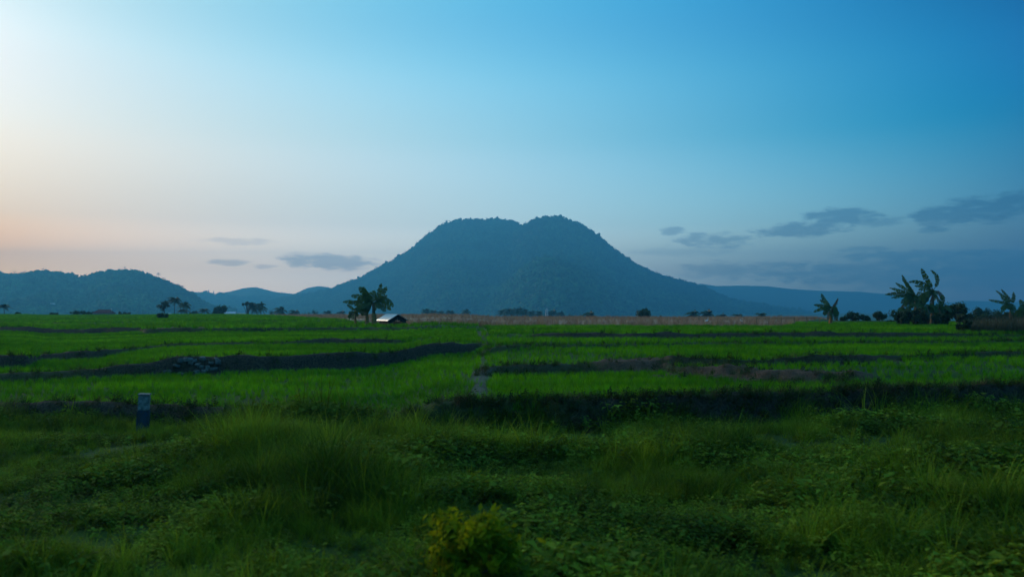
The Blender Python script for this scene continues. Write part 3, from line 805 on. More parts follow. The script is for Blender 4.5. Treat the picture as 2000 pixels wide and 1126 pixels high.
banana('banana_plant', 'bushy banana clump with an orange stem base beside the tin-roofed hut', 727, 92, 630,
    [(729, 590, .19, 2, 0), (716, 597, .14, -1, .5), (693, 608, .09, 0, .3)],
    [(729, 592, 716, 570, 703, 561, .85, 0, .5), (728, 592, 712, 572, 712, 560, .8, 0, .5), (729, 592, 742, 572, 746, 553, .75, 0, .4), (730, 592, 745, 575, 753, 559, .7, 0, .5),
     (730, 593, 752, 572, 770, 599, .75, 0, .6), (730, 594, 748, 580, 763, 606, .8, 0, .6), (730, 593, 746, 584, 758, 576, .6, 0, .5), (728, 594, 705, 572, 689, 578, .75, 0, .6),
     (728, 594, 704, 582, 688, 590, .7, 0, .6), (716, 598, 700, 586, 672, 589, .65, 0, .7), (716, 598, 706, 598, 686, 604, .6, 0, .7), (716, 598, 716, 578, 724, 570, .7, 0, .5),
     (729, 594, 724, 578, 731, 567, .8, 0, .4), (729, 593, 744, 590, 754, 608, .7, 0, .6), (728, 595, 718, 600, 712, 616, .7, 0, .6), (729, 594, 736, 588, 744, 602, .8, 0, .5),
     (716, 599, 708, 594, 698, 608, .7, 0, .6), (693, 608, 686, 598, 676, 594, .4, 0, .6), (693, 608, 698, 600, 704, 606, .4, 0, .6),
     (729, 594, 720, 590, 706, 600, .8, 0, .5), (729, 594, 712, 580, 698, 585, .8, 0, .5)], 1, 22, seed=4)
banana('banana_plant', 'lone ragged banana plant with leaves blown left at the end of the dry grass', 1624, 97, 632,
    [(1625, 598, .15, -3, 0)],
    [(1625, 600, 1612, 588, 1608, 573, .55, 0, .7), (1625, 600, 1610, 590, 1596, 585, .5, 0, .7), (1625, 600, 1606, 594, 1588, 595, .5, 0, .5), (1624, 601, 1604, 598, 1585, 609, .5, 0, .4),
     (1626, 600, 1632, 592, 1631, 582, .4, 1, .8), (1625, 603, 1616, 606, 1611, 614, .5, 0, .8), (1625, 604, 1632, 606, 1637, 618, .5, 1, .8), (1624, 606, 1616, 612, 1613, 624, .45, 1, .8),
     (1625, 606, 1630, 612, 1634, 626, .5, 1, .8), (1624, 604, 1620, 610, 1622, 622, .5, 0, .8)], 1, seed=6)
grpB = 'wind-blown banana plants on the right'
banana('banana_plant', 'banana plant whose torn leaves fan out to the left of the big right clump', 1788, 96, 632,
    [(1789, 576, .16, 0, 0)],
    [(1789, 578, 1772, 560, 1758, 537, .55, 0, .9), (1789, 578, 1768, 562, 1747, 552, .5, 0, .9), (1789, 578, 1762, 566, 1735, 562, .5, 0, .8), (1789, 579, 1760, 568, 1730, 575, .55, 0, .7),
     (1789, 579, 1764, 574, 1741, 581, .5, 0, .7), (1789, 580, 1770, 580, 1757, 596, .5, 0, .9), (1788, 582, 1772, 588, 1762, 604, .5, 1, .9), (1789, 580, 1796, 566, 1806, 572, .4, 0, .7),
     (1789, 584, 1778, 594, 1770, 612, .5, 0, .9), (1789, 580, 1780, 562, 1764, 547, .4, 0, 1.0)], 0, 14, seed=8, group=grpB)
banana('banana_plant', 'tallest banana plant in the right clump, with a broad upright leaf and a hooked leaf', 1821, 97, 632,
    [(1823, 566, .17, -2, 0)],
    [(1823, 566, 1812, 546, 1799, 524, .75, 0, .25), (1823, 566, 1842, 540, 1820, 527, .55, 0, .4), (1823, 567, 1804, 544, 1779, 550, .6, 0, .35), (1823, 567, 1808, 560, 1790, 566, .6, 0, .6),
     (1823, 567, 1804, 556, 1784, 558, .4, 0, .8), (1823, 568, 1812, 572, 1798, 580, .4, 0, .8), (1824, 569, 1836, 566, 1841, 586, .5, 1, .9), (1823, 570, 1812, 578, 1806, 594, .5, 1, .8),
     (1824, 572, 1834, 580, 1838, 600, .5, 0, .8), (1822, 574, 1816, 590, 1812, 612, .45, 1, .7)], 0, 14, seed=9, group=grpB)
banana('banana_plant', 'short banana plant with pale hanging leaves in front of the right clump', 1812, 94, 632,
    [(1811, 596, .16, 0, 0), (1836, 600, .12, 2, .4)],
    [(1811, 597, 1800, 582, 1806, 572, .55, 0, .4), (1811, 597, 1796, 588, 1780, 600, .6, 0, .6), (1811, 598, 1820, 590, 1826, 610, .55, 0, .4), (1836, 600, 1840, 588, 1842, 575, .6, 0, .3),
     (1836, 600, 1846, 596, 1852, 610, .5, 0, .6), (1836, 601, 1830, 590, 1822, 598, .5, 0, .5), (1811, 599, 1806, 608, 1808, 624, .55, 1, .4), (1811, 599, 1814, 610, 1812, 627, .6, 1, .3),
     (1811, 598, 1802, 602, 1792, 618, .5, 0, .6), (1836, 602, 1834, 612, 1832, 626, .5, 1, .4)], 0, 14, seed=12, group=grpB)
banana('banana_plant', 'small leaning banana plant low at the left side of the right clump', 1768, 95, 632,
    [(1772, 606, .10, 3, 0)],
    [(1772, 607, 1760, 596, 1748, 606, .45, 0, .8), (1772, 608, 1758, 606, 1750, 620, .45, 0, .8), (1772, 607, 1768, 594, 1758, 590, .4, 0, .8), (1772, 608, 1780, 600, 1786, 612, .45, 0, .8),
     (1772, 609, 1764, 614, 1760, 628, .45, 0, .8)], 0, seed=14, group=grpB)
banana('banana_plant', 'thin banana plant with upswept leaves near the right edge', 1974, 100, 640,
    [(1974, 593, .12, 0, 0)],
    [(1974, 594, 1966, 580, 1943, 567, .5, 0, .6), (1974, 594, 1976, 578, 1963, 564, .6, 0, .4), (1974, 594, 1954, 588, 1930, 585, .45, 0, .5), (1974, 595, 1962, 588, 1952, 577, .45, 0, .6),
     (1974, 594, 1980, 582, 1973, 570, .5, 0, .5), (1974, 597, 1962, 597, 1952, 602, .3, 0, .9)], 0, seed=16)
banana('banana_plant', 'dark banana plant half cut off by the right edge', 2002, 92, 640,
    [(2004, 600, .14, 0, 0)],
    [(2004, 602, 1994, 588, 1984, 588, .7, 0, .5), (2004, 602, 1996, 594, 1984, 602, .7, 0, .6), (2004, 602, 2004, 586, 1998, 578, .7, 0, .5), (2004, 602, 2016, 588, 2026, 596, .7, 0, .5), (2004, 604, 1998, 610, 1992, 622, .6, 0, .6)], 0, seed=18)

# ------------------------------------------------------------------ coconut palms
def palm_form(seed, h=10.0, wind=-.5, nf=22, hl=4.6):
    r = random.Random(seed); root = empty('coconut_palm'); m = MB()
    lean = r.uniform(-.5, .5); tp = Vector((lean * 1.3, 0, h))
    m.tube([(lean * 1.3 * t * t, 0, h * t - .3 * (1 - t)) for t in (0, .15, .35, .6, .8, 1)], [.26, .19, .16, .15, .14, .12], 7)
    m.build('trunk', M_trunk, root, True)
    m = MB()
    for i in range(nf):
        a = i * 2.399 + r.uniform(-.2, .2); e = 1.15 - 1.75 * (i / nf) + r.uniform(-.15, .15)
        d = Vector((math.cos(a) * math.cos(e) + wind * .35, math.sin(a) * math.cos(e), math.sin(e))).normalized(); L = hl * r.uniform(.85, 1.1)
        n = 9; pts = [tp + d * L * t + Vector((wind * .35 * L * t * t, 0, -L * .55 * t * t)) for t in [j / n for j in range(n + 1)]]
        m.tube(pts, [.04 * (1 - .7 * j / n) for j in range(n + 1)], 3, False)
        for j in range(1, n + 1):
            tg = (pts[j] - pts[j - 1]).normalized(); s = tg.cross(Vector((0, 0, 1)))
            if s.length < .05: s = Vector((1, 0, 0))
            s.normalize(); ll = 1.0 * math.sin(math.pi * (j / n * .8 + .15)) * hl / 3.2
            for sd in (-1, 1):
                for o_ in (0, .5):
                    p = pts[j] - (pts[j] - pts[j - 1]) * o_
                    q = p + s * sd * ll * .8 + tg * ll * .45 + Vector((wind * .2, 0, -ll * .45))
                    m.face(p - tg * .13, p + tg * .17, q + tg * .06, q - tg * .06)
    m.build('crown', M_palm, root)
    return root
palms = [palm_form(s) for s in (1, 2, 3)]
_used = [False] * 3
def palm(px, ytop, Y, label, group=None, v=None):
    x = float(U(px)) * Y; zb = gz(x, Y); top = ZC + (604 - ytop) / F * Y
    k = (top - zb) / 11.2; v = (int(px) * 7 + int(Y)) % 3 if v is None else v
    rz = (px * 1.7 % 1.2) - .6
    sc_ = (max(k, .8), max(k, .8), k)
    if not _used[v]:
        o = palms[v]; _used[v] = True
        o.location = (x, Y, zb); o.rotation_euler = (0, 0, rz); o.scale = sc_
    else: o = copy_thing(palms[v], (x, Y, zb), rz, sc_)
    tag(o, label, 'palm', group)
gP = 'coconut palms beyond the fields'
palm(8, 595, 300, 'small palm at the left edge of the fields', gP)
palm(340, 581, 330, 'tall coconut palm left of the red-brown dark bush, highest on the left', gP)
palm(364, 591, 350, 'shorter coconut palm just right of the tall left palm', gP)
palm(360, 604, 360, 'low young palm under the shorter left palm', gP)
palm(398, 603, 380, 'low bushy palm left of the broad round tree', gP)
palm(497, 594, 430, 'left of two full palms near the pale blue roofs', gP)
palm(510, 592, 440, 'right and taller of two full palms near the pale blue roofs', gP)
palm(551, 601, 520, 'slender palm in the left tree row, before the mountain foot', gP)
palm(575, 606, 560, 'small palm in the middle of the left tree row', gP)
palm(643, 608, 560, 'tiny palm standing alone left of the banana clump', gP)
palm(669, 608, 560, 'tiny palm close to the left leaves of the banana clump', gP)
for px, yt, lb in ((835, 604, 'first of four small palms right of the hut'), (846, 606, 'second of four small palms right of the hut'), (863, 607, 'third of four small palms right of the hut'), (879, 606, 'fourth of four small palms right of the hut, widest'),
                   (913, 605, 'lone small palm between the hut and the palm grove'), (983, 605, 'leftmost palm of the dense grove under the mountain'), (993, 603.5, 'second palm of the dense grove under the mountain'), (1004, 603, 'third palm of the dense grove under the mountain'),
                   (1016, 601.5, 'tallest palm in the dense grove under the mountain'), (1027, 605, 'palm right of the tallest one in the dense grove'), (1040, 607, 'sixth palm of the dense grove under the mountain'), (1053, 608, 'rightmost palm of the dense grove under the mountain'),
                   (1082, 606, 'palm just right of the white lattice tower'), (1073, 610, 'stubby palm touching the white lattice tower'), (1097, 609, 'small palm second right of the white lattice tower')):
    palm(px, yt, 640 + (px * 13 % 60), lb, gP)
for px, yt, lb, Y in ((1154, 610, 'low palm left of the round dark tree', 420), (1357, 608, 'palm well right of the round dark tree, left of a pair', 400), (1384, 607, 'fuller palm of the pair right of the round dark tree', 400), (1412, 614, 'tiny palm right of the palm pair', 420),
                      (1441, 614, 'tiny palm in the dry grass skyline, third from the lone banana', 420), (1487, 612, 'dry ragged palm nearest the lone banana plant', 380)):
    palm(px, yt, Y, lb, gP)

# ------------------------------------------------------------------ leafy trees and bushes
def leafy_tree(name, px, ytop, Y, wpx, label, cat='tree', trunk=.3, n=2600, leaf=.22, mt=None, seed=1, group=None, ybase=None, flat=1.0, clumps=16, fill=.44, zbase=None):
    r = np.random.default_rng(seed); k = Y / F; mt = mt or M_tree
    x = float(U(px)) * Y; zb = gz(x, Y) if zbase is None else zbase; h = ZC + (604 - ytop) * k - zb; w = wpx * k * .5
    root = empty(name, (x, Y, zb))
    cz0 = h * trunk; ch = (h - cz0) * .5; cc = np.array([0, 0, cz0 + ch])
    cl = r.normal(0, 1, (clumps, 3)); cl /= np.linalg.norm(cl, axis=1)[:, None]
    cl *= (r.random(clumps) ** .4)[:, None] * np.array([w * .74, w * .74, ch * .74 * flat])
    cl[:, 2] += (h - ch * flat - cc[2]) if flat < 1 else 0
    rad = r.uniform(.35, 1.25, clumps) * fill * min(w, ch * flat + .1 * w)
    m = MB(); rr = max(.05, h * .03)
    m.tube([(0, 0, -.2), (.02 * h, 0, h * .2), (0, 0, h * .45), (0, .01 * h, h * .7)], [rr * 1.4, rr, rr * .8, rr * .4], 7)
    for c in cl[:min(9, clumps)]:
        m.tube([(0, 0, h * min(.3, trunk + .1)), tuple((cc + c) * [.5, .5, .75]), tuple(cc + c)], [rr * .6, rr * .35, rr * .12], 5, False)
    m.build('trunk', M_trunk, root, True)
    ci = r.integers(0, clumps, n)
    d = r.normal(0, 1, (n, 3)); d /= np.linalg.norm(d, axis=1)[:, None]
    p = cc + cl[ci] + d * (rad[ci] * r.random(n) ** .45 * np.where(r.random(n) < .16, r.uniform(1.1, 1.75, n), 1.0))[:, None]
    p[:, 2] = np.maximum(p[:, 2], .05)
    nn = d + r.normal(0, .7, (n, 3)); nn /= np.linalg.norm(nn, axis=1)[:, None]
    a = np.cross(nn, r.normal(0, 1, (n, 3))); a /= np.linalg.norm(a, axis=1)[:, None]; b = np.cross(nn, a)
    s = (leaf * r.uniform(.6, 1.3, n))[:, None]
    V = np.stack([p - a * s, p + b * s * .42, p + a * s - nn * s * .25, p - b * s * .42], 1).reshape(-1, 3)
    link('crown', np_mesh('crown', V, np.arange(4 * n).reshape(n, 4), mt), root)
    tag(root, label, cat, group)
    return root

gT = 'trees and bushes beyond the fields'
leafy_tree('leafy_tree', 430, 597, 400, 38, 'broad round-crowned tree left of the pale blue roofs', n=2400, leaf=.55, seed=2, trunk=.35, group=gT)
leafy_tree('leafy_tree', 483, 589, 420, 28, 'flat-topped slender tree beside the pale blue roofs', n=900, leaf=.5, seed=3, trunk=.6, flat=.45, clumps=9, group=gT, mt=M_tree2)
leafy_tree('leafy_tree', 320, 585, 330, 34, 'thin see-through tree left of the tall coconut palm', n=650, leaf=.45, seed=4, trunk=.3, clumps=22, fill=.3, group=gT, mt=M_tree2)
leafy_tree('bush', 318, 609, 150, 26, 'dark rounded bush standing in the far rice on the left', 'bush', n=1500, leaf=.18, seed=5, trunk=.05, group=gT)
for i, (px, yt, w, Y, lb) in enumerate(((35, 610, 18, 280, 'tiny dark bush near the left edge palm'), (105, 611, 20, 300, 'low bush left of the red-roofed house, nearest the left edge'), (152, 607, 36, 300, 'long low hedge of bushes left of the red-roofed house'), (175, 609, 20, 310, 'bush touching the left end of the red roof'),
                                      (243, 609, 34, 320, 'low leafy bush right of the red-roofed house'), (378, 606, 22, 380, 'bush at the foot of the low bushy palm on the left'), (529, 602, 24, 540, 'bushy tree right of the two full palms'), (546, 605, 26, 560, 'low tree left in the row below the mountain foot'),
                                      (566, 606, 26, 560, 'low tree in the middle of the row below the mountain foot'), (597, 604, 30, 560, 'dense tree right in the row below the mountain foot'), (613, 602, 22, 540, 'rounded dark tree ending the row below the mountain foot'), (945, 613, 40, 480, 'low brown scrub just left of the palm grove'),
                                      (1118, 609, 26, 520, 'low grey-green bush between the lattice tower and the round tree'), (1135, 611, 24, 520, 'second low bush left of the round dark tree'), (1205, 614, 26, 420, 'flat scrub close to the left of the round dark tree'), (1290, 615, 40, 330, 'flat brown scrub right of the round dark tree'),
                                      (1455, 613, 26, 420, 'low scrub on the dry grass skyline before the lone banana'), (1520, 611, 40, 380, 'thin reddish scrub left of the lone banana plant'))):
    leafy_tree('bush' if yt > 603 else 'leafy_tree', px, yt, Y, w, lb, 'bush' if yt > 603 else 'tree', n=900, leaf=.40, seed=20 + i, trunk=.12, mt=M_tree2 if i in (11, 14, 15, 16, 17, 1, 4) else M_tree, group=gT)
leafy_tree('leafy_tree', 1258, 600, 250, 36, 'round dark tree standing alone on the dry field', n=3000, leaf=.28, seed=50, trunk=.15, group=gT, clumps=22)
leafy_tree('leafy_tree', 1718, 606, 125, 30, 'small round tree left of the big banana clump', n=2600, leaf=.13, seed=51, trunk=.1, group=gT, clumps=20)
for i, (px, yt, w, Y, lb, n) in enumerate(((1648, 619, 22, 135, 'low bush just right of the lone banana plant', 900), (1668, 611, 30, 135, 'scraggly bush between the lone banana and the small round tree', 900), (1692, 615, 30, 135, 'bush at the left foot of the small round tree', 1100),
                                         (1740, 625, 24, 110, 'low dark bush between the small round tree and the banana clump', 900), (1760, 606, 54, 93, 'dense bush under the fan-leaved banana plant', 1500), (1797, 600, 52, 92, 'leafy bush in front of the tallest banana stem', 1300), (1836, 610, 60, 92, 'leafy bush in front of the short pale-leaved banana', 1500), (1800, 612, 60, 104, 'dark bush behind the stems of the banana clump', 3000),
                                         (1846, 594, 50, 103, 'tall dark shrub right of the banana stems', 4200), (1868, 589, 46, 104, 'highest dark shrub at the right of the banana clump', 4200), (1886, 612, 44, 98, 'dark shrub sloping down right of the banana clump', 2600),
                                         (1885, 626, 34, 64, 'leafy bush in front of the reeds at the field corner', 1600), (1917, 600, 36, 190, 'rounded hazy tree between the dark shrubs and the thin banana', 2600), (1938, 612, 60, 170, 'broad low tree below the rounded hazy tree', 2600),
                                         (1948, 604, 34, 180, 'feathery tree left of the thin banana plant', 1100), (1978, 606, 40, 160, 'leafy tree behind the thin banana plant', 2200), (2000, 612, 50, 130, 'dark bush at the right edge above the reeds', 2400), (1905, 616, 40, 150, 'low bush above the left end of the reeds', 1600))):
    leafy_tree('bush' if yt > 610 or Y < 110 else 'leafy_tree', px, yt, Y, w, lb, 'bush' if yt > 610 or Y < 110 else 'tree', n=n, leaf=(.2 if Y < 100 else .16) if Y < 120 else .24, seed=70 + i, trunk=.06, group=gT, clumps=16 if Y < 100 else 9 if Y == 135 else 20, fill=.40 if Y < 100 else .62 if Y == 135 else .42)

# yellow-green shrub close to the road
def near_shrub():
    x, y = float(U(905)) * 9.6, 9.6
    o = leafy_tree('shrub', 905, 985, 9.6, 250, 'yellow-green leafy shrub close below the camera', 'shrub', n=3400, leaf=.06, mt=M_yellow, seed=99, trunk=.15, clumps=26, fill=.36)
    return o
near_shrub()

# ------------------------------------------------------------------ hut with tin roof
def hut():
    Y = 93.0; x = float(U(776)) * Y; zb = gz(x, Y)
    root = empty('tin_roofed_hut', (x, Y, zb), math.radians(30))
    # local: ridge along +Y (away), gable faces -Y
    L, Wd, eave, apex = 3.4, 2.3, .62, 1.32
    for sx in (-1, 1):
        for j, yy in enumerate((0.15, L - .15)):
            m = MB(); m.tube([(sx * (Wd / 2 - .22), yy, -.2), (sx * (Wd / 2 - .22), yy, eave + .12)], [.05, .045], 7); m.build('post', M_wood, root)
    m = MB(); m.tube([(0, -.1, apex - .03), (0, L + .1, apex - .03)], [.04, .04], 6); m.build('ridge_pole', M_wood, root)
    for sx in (-1, 1):
        ns = 4; ln = math.hypot(Wd / 2 + .18, apex - eave)
        for q in range(ns):
            y0, y1 = -.25 + (L + .5) * q / ns - .03, -.25 + (L + .5) * (q + 1) / ns + .03
            m = MB(); rows = []
            nc = 24
            for t in (0, .5, 1.0):
                rows.append([(sx * (Wd / 2 + .18) * t, y0 + (y1 - y0) * i / nc, apex + .02 + .008 * (q % 2) - (apex - eave + .07) * t + .018 * math.sin(i * math.pi / 1.5)) for i in range(nc + 1)])
            m.quadstrip(rows); o = m.build('roof_sheet', M_tin, root, True)
            md = o.modifiers.new('thickness', 'SOLIDIFY'); md.thickness = .004
    # rough board walls at the back and half way up the sides
    for q in range(9):
        m = MB(); m.box((-Wd / 2 + .28 + q * .2, L - .2, .36), (.17, .03, .80)); m.build('wall_board', M_wood, root)
    for sx in (-1, 1):
        for q in range(3):
            m = MB(); m.box((sx * (Wd / 2 - .26), L / 2, .10 + q * .16), (.03, L - .5, .13)); m.build('wall_board', M_wood, root)
    # thatch hanging in the gable
    m = MB()
    for q in range(40):
        xx = -Wd / 2 + .1 + (Wd - .2) * q / 39; zt = apex - abs(xx) * (apex - eave) / (Wd / 2) - .03
        zl = max(zt * .45, zt - .45 - .08 * (q * 37 % 5)); m.face((xx - .04, -.04 - .01 * (q % 3), zt), (xx + .04, -.04 - .01 * (q % 3), zt), (xx + .03, -.02, zl), (xx - .03, -.02, zl))
    m.build('gable_thatch', M_dark, root)
    tag(root, 'low field hut with a shiny tin gable roof beside the banana clump', 'hut')
hut()

# ------------------------------------------------------------------ far buildings
def gable_house(name, px, Y, ybase, wpx, depth, wall_h, roof_h, rz, mroof, mwall, label, hip=0.0, group=None, zb=None):
    x = float(U(px)) * Y; k = Y / F; zb = ZC + (604 - ybase) * k if zb is None else zb; w = wpx * k
    root = empty(name, (x, Y, zb), rz)
    m = MB(); m.box((0, 0, wall_h / 2), (w * .92, depth * .9, wall_h)); wl = m.build('wall', mwall, root)
    m = MB(); e = wall_h + .003; a = w / 2; b = depth / 2; r = a - hip * w
    A, B, C_, D = (-a, -b, e), (a, -b, e), (a, b, e), (-a, b, e); P, Q_ = (-r, 0, e + roof_h), (r, 0, e + roof_h)
    m.face(A, B, Q_, P); m.face(C_, D, P, Q_); m.face(B, C_, Q_); m.face(D, A, P)
    m.face((-a, -b, e - .08), (-a, b, e - .08), (a, b, e - .08), (a, -b, e - .08))
    m.build('roof', mroof, root)
    for i in (-1, 0, 1):
        m = MB(); m.box((i * w * .28, -depth * .45 - .02, wall_h * .5), (w * .12, .06, wall_h * .4)); m.build('window', M_dark, root)
    tag(root, label, 'house' if name == 'house' else 'shed', group)
    return root
hs = gable_house('house', 203, 290, 618.5, 36, 5.0, 1.35, 1.35, .05, M_redroof, M_plaster, 'small house with a dark red hipped roof beyond the left rice', hip=.2)
m = MB(); m.tube([(2.9, -.6, 1.4), (2.9, -.6, 2.9)], [.03, .03], 6); m.tube([(2.9, -.62, 2.75), (2.9, -.66, 2.95), (2.9, -.70, 3.05)], [.22, .2, .04], 10); m.build('dish', M_white, hs)
gS = 'pale roofed sheds behind the left palms'
gable_house('shed', 448, 470, 618, 26, 7, 1.6, 1.4, .1, M_bluetin, M_plaster, 'shed with a wide pale blue roof right of the broad round tree', group=gS)
gable_house('shed', 472, 500, 618, 20, 6, 1.2, .9, -.1, M_white, M_plaster, 'small white-roofed shed between the slender tree and the full palms', group=gS)
gable_house('shed', 332, 300, 618, 6, 1.4, .9, .35, .2, M_white, M_plaster, 'tiny pale shed between the dark bush and the tall left palm', group=gS)

def ridge_z(layers, px, Y):
    u = np.array([float(U(px))]); y = np.array([float(Y)])
    return float(ridge_height(layers, u, u * y, y)[0])
def find_on(layers, px, py):
    """distance at which the slope shows at photo (px, py)"""
    for Y in np.arange(layers[0][1] - layers[0][2], layers[0][1], 5.0):
        if (ridge_z(layers, px, Y) - ZC) / Y >= (604 - py) / F: return float(Y)
    return float(layers[0][1])
for px, w, lb in ((94, 26, 'long pale roof on the slope of the left hill'),):
    Y = find_on(left_layers, px, 594); gable_house('shed', px, Y, 594, w, 9, 2.2, 1.0, .0, M_white, M_white, lb, zb=ridge_z(left_layers, px, Y) - 1)

def lattice_tower(name, px, Y, zb, h, w, mt, label, group=None):
    root = empty(name, (float(U(px)) * Y, Y, zb))
    n = max(4, int(h / (w * 1.6)))
    for sx, sy in ((-1, -1), (1, -1), (1, 1), (-1, 1)):
        m = MB(); m.tube([(sx * w / 2, sy * w / 2, 0), (sx * w * .22, sy * w * .22, h)], [w * .15, w * .10], 5); m.build('leg', mt, root)
    m = MB()
    for i in range(n):
        z0, z1 = h * i / n, h * (i + 1) / n; a, b = w * (.5 - .28 * i / n), w * (.5 - .28 * (i + 1) / n)
        for (p, q) in (((-1, -1), (1, -1)), ((1, -1), (1, 1)), ((1, 1), (-1, 1)), ((-1, 1), (-1, -1))):
            m.tube([(p[0] * a, p[1] * a, z0), (q[0] * b, q[1] * b, z1)], [w * .045] * 2, 4); m.tube([(q[0] * a, q[1] * a, z0), (p[0] * b, p[1] * b, z1)], [w * .045] * 2, 4)
            m.tube([(p[0] * b, p[1] * b, z1), (q[0] * b, q[1] * b, z1)], [w * .05] * 2, 4)
    o = m.build('bracing', mt, root); o['kind'] = 'stuff'
    m = MB(); m.tube([(0, 0, h), (0, 0, h * 1.12)], [w * .08, w * .04], 6); m.build('antenna', mt, root)
    for i in range(3):
        a = i * 2.09 + .4; m = MB(); m.box((math.cos(a) * w * .4, math.sin(a) * w * .4, h * .95), (w * .25, w * .15, h * .07), a); m.build('panel', mt, root)
    tag(root, label, 'tower', group)
zt = gz(float(U(1068)) * 620, 620)
lattice_tower('lattice_tower', 1068, 620, zt, ZC + (604 - 604) / F * 620 - zt, 2.6, M_white, 'thin white lattice tower right of the palm grove')
for px, py, w, lb in ((407, 565, 7.0, 'taller thin radio mast on the low rise, left one'), (417, 567, 6.0, 'shorter thin radio mast right beside the taller one'), (443, 570, 6.0, 'faint radio mast on the low rise, right of the two close ones')):
    zb = ridge_z(low_layers, px, 4680); lattice_tower('radio_mast', px, 4680, zb, (ZC + (604 - py) / F * 4680 - zb) / 1.12, w, M_steel, lb, 'radio masts on the low rise')

# ------------------------------------------------------------------ bamboo fence, egrets, marker post, stones
def fence():
    Y = 98.5; xs = np.arange(float(U(1478)) * Y, float(U(1612)) * Y, 1.55)
    root = empty('bamboo_fence', (float(xs[0]), Y, gz(xs[0], Y)))
    for i, x in enumerate(xs):
        z = gz(x, Y + .1 * math.sin(i)) - gz(xs[0], Y); m = MB()
        m.tube([(x - xs[0], .1 * math.sin(i), z - .2), (x - xs[0] + .06 * math.sin(i * 3), .1 * math.sin(i), z + .95 + .1 * math.sin(i * 5))], [.045, .04], 7); m.build('post', M_bamboo, root)
    for i in range(len(xs) - 1):
        za, zb = (gz(xs[i], Y) - gz(xs[0], Y) + .82, gz(xs[i + 1], Y) - gz(xs[0], Y) + .84); m = MB()
        m.tube([(xs[i] - xs[0] - .1, .05, za), (xs[i + 1] - xs[0] + .1, .05, zb)], [.028, .028], 6); m.build('rail', M_bamboo, root)
    tag(root, 'low bamboo rail fence leading to the lone banana plant', 'fence')
fence()
def egret(px, Y, rz, label, s=1.0):
    x = float(U(px)) * Y; root = empty('egret', (x, Y, gz(x, Y) + .30), rz); root.scale = (s,) * 3
    m = MB()
    m.tube([(-.30, 0, .28), (-.20, 0, .30), (-.06, 0, .34), (.07, 0, .37), (.14, 0, .43), (.13, 0, .52), (.10, 0, .60), (.12, 0, .68), (.17, 0, .71), (.22, 0, .705)], [.015, .05, .085, .08, .045, .028, .022, .024, .035, .02], 10)
    m.build('body', M_feather, root, True)
    m = MB(); m.tube([(.21, 0, .705), (.32, 0, .69)], [.015, .003], 6); m.build('beak', M_beak, root)
    for sy in (-1, 1):
        m = MB(); m.tube([(-.02, sy * .03, .30), (-.03, sy * .03, .12), (0, sy * .03, -.30)], [.012, .01, .009], 5); m.build('leg', M_legs, root)
        m = MB(); m.tube([(.08, sy * .07, .38), (-.08, sy * .085, .34), (-.26, sy * .04, .27)], [.03, .055, .01], 8); m.build('wing', M_feather, root, True)
    tag(root, label, 'bird', 'white egrets in the dry grass')
egret(1381, 91.5, .4, 'white egret standing at the front edge of the dry grass', 1.0)
egret(1448, 95, 2.6, 'fainter white egret deeper in the dry grass, nearer the lone banana', .7)

def marker_post():
    Y = 24.0; x = float(U(278)) * Y; zb = gz(x, Y)
    root = empty('marker_post', (x, Y, zb), .25)
    root.rotation_euler = (0.0, math.radians(3), .25)
    top = ZC + (604 - 768) / F * Y - zb; mid = ZC + (604 - 800) / F * Y - zb; w = .34
    import bmesh
    def bevel_box(nm, z0, z1, ww, mt):
        bm = bmesh.new(); bmesh.ops.create_cube(bm, size=1.0)
        for v in bm.verts: v.co = Vector((v.co.x * ww, v.co.y * ww, z0 + (v.co.z + .5) * (z1 - z0)))
        bmesh.ops.bevel(bm, geom=bm.edges[:], offset=.02, segments=2, affect='EDGES')
        me = bpy.data.meshes.new(nm); bm.to_mesh(me); bm.free(); me.materials.append(mt); return link(nm, me, root)
    bevel_box('painted_base', -.25, mid, w * .96, M_bluep); bevel_box('shaft', mid + .002, top - .05, w * .88, M_conc); bevel_box('cap', top - .048, top, w * 1.02, M_conc)
    tag(root, 'grey concrete marker post with a blue painted foot on the left verge', 'post')
marker_post()

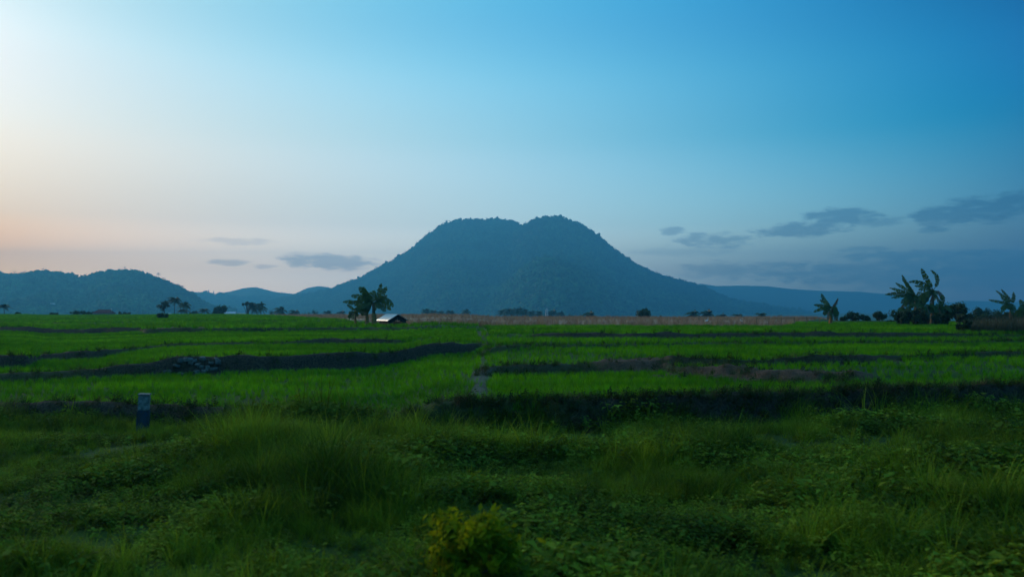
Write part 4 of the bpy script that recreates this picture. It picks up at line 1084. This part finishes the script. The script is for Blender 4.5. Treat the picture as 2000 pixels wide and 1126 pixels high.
def stones():
    import bmesh
    Y = 39.3; x = float(U(370)) * Y; z0 = gz(x, Y - .6)
    root = empty('stone_revetment', (x, Y, z0))
    r = random.Random(5)
    for row in range(4):
        for q in range(8 - row % 2):
            if r.random() < .32: continue
            bm = bmesh.new(); bmesh.ops.create_icosphere(bm, subdivisions=2, radius=1.0)
            sx, sy, sz = r.uniform(.11, .30), r.uniform(.12, .2), r.uniform(.09, .22)
            for v in bm.verts:
                k = 1 + r.uniform(-.10, .10); c = v.co
                c = Vector((max(-.55, min(.55, c.x)), max(-.55, min(.55, c.y)), max(-.45, min(.45, c.z)))) * k
                v.co = Vector((c.x * sx * 1.3, c.y * sy * 1.3, c.z * sz * 1.3))
            me = bpy.data.meshes.new('stone'); bm.to_mesh(me); bm.free(); me.materials.append(M_stone); me.shade_smooth()
            xx = (q - 3.5 + .5 * (row % 2)) * .30 + r.uniform(-.04, .04)
            ys_ = np.arange(Y - 1.2, Y + 2.0, .04); zs_ = ground(np.full_like(ys_, x + xx), ys_)
            want = z0 + .12 + row * .20 + r.uniform(-.07, .07)
            yy = float(ys_[int(np.argmax(zs_ > want))]) - Y
            o = link('stone', me, root); o.location = (xx, yy, want - z0); o.rotation_euler = (r.uniform(-.3, .3), r.uniform(-.3, .3), r.uniform(0, 3))
    tag(root, 'pale grey stones packed against the long dark bank on the left', 'stones')
stones()

# ------------------------------------------------------------------ haze
def haze():
    m = bpy.data.materials.new('haze_air'); m.use_nodes = True; nt = m.node_tree
    for n in list(nt.nodes):
        if n.type == 'BSDF_PRINCIPLED': nt.nodes.remove(n)
    pv = nt.nodes.new('ShaderNodeVolumePrincipled')
    pv.inputs['Color'].default_value = (0.14, 0.62, 1.0, 1.0)
    pv.inputs['Density'].default_value = 3.0e-4
    pv.inputs['Anisotropy'].default_value = 0.28
    nt.links.new(pv.outputs[0], nt.nodes['Material Output'].inputs['Volume'])
    b = MB(); z0, z1 = -40.0, 530.0
    b.box((0, 0, (z0 + z1) / 2), (14700, 14700, z1 - z0))
    o = b.build('haze', m)
    tag(o, 'thin blue evening haze over the plain and hills', 'haze', kind='stuff')
haze()
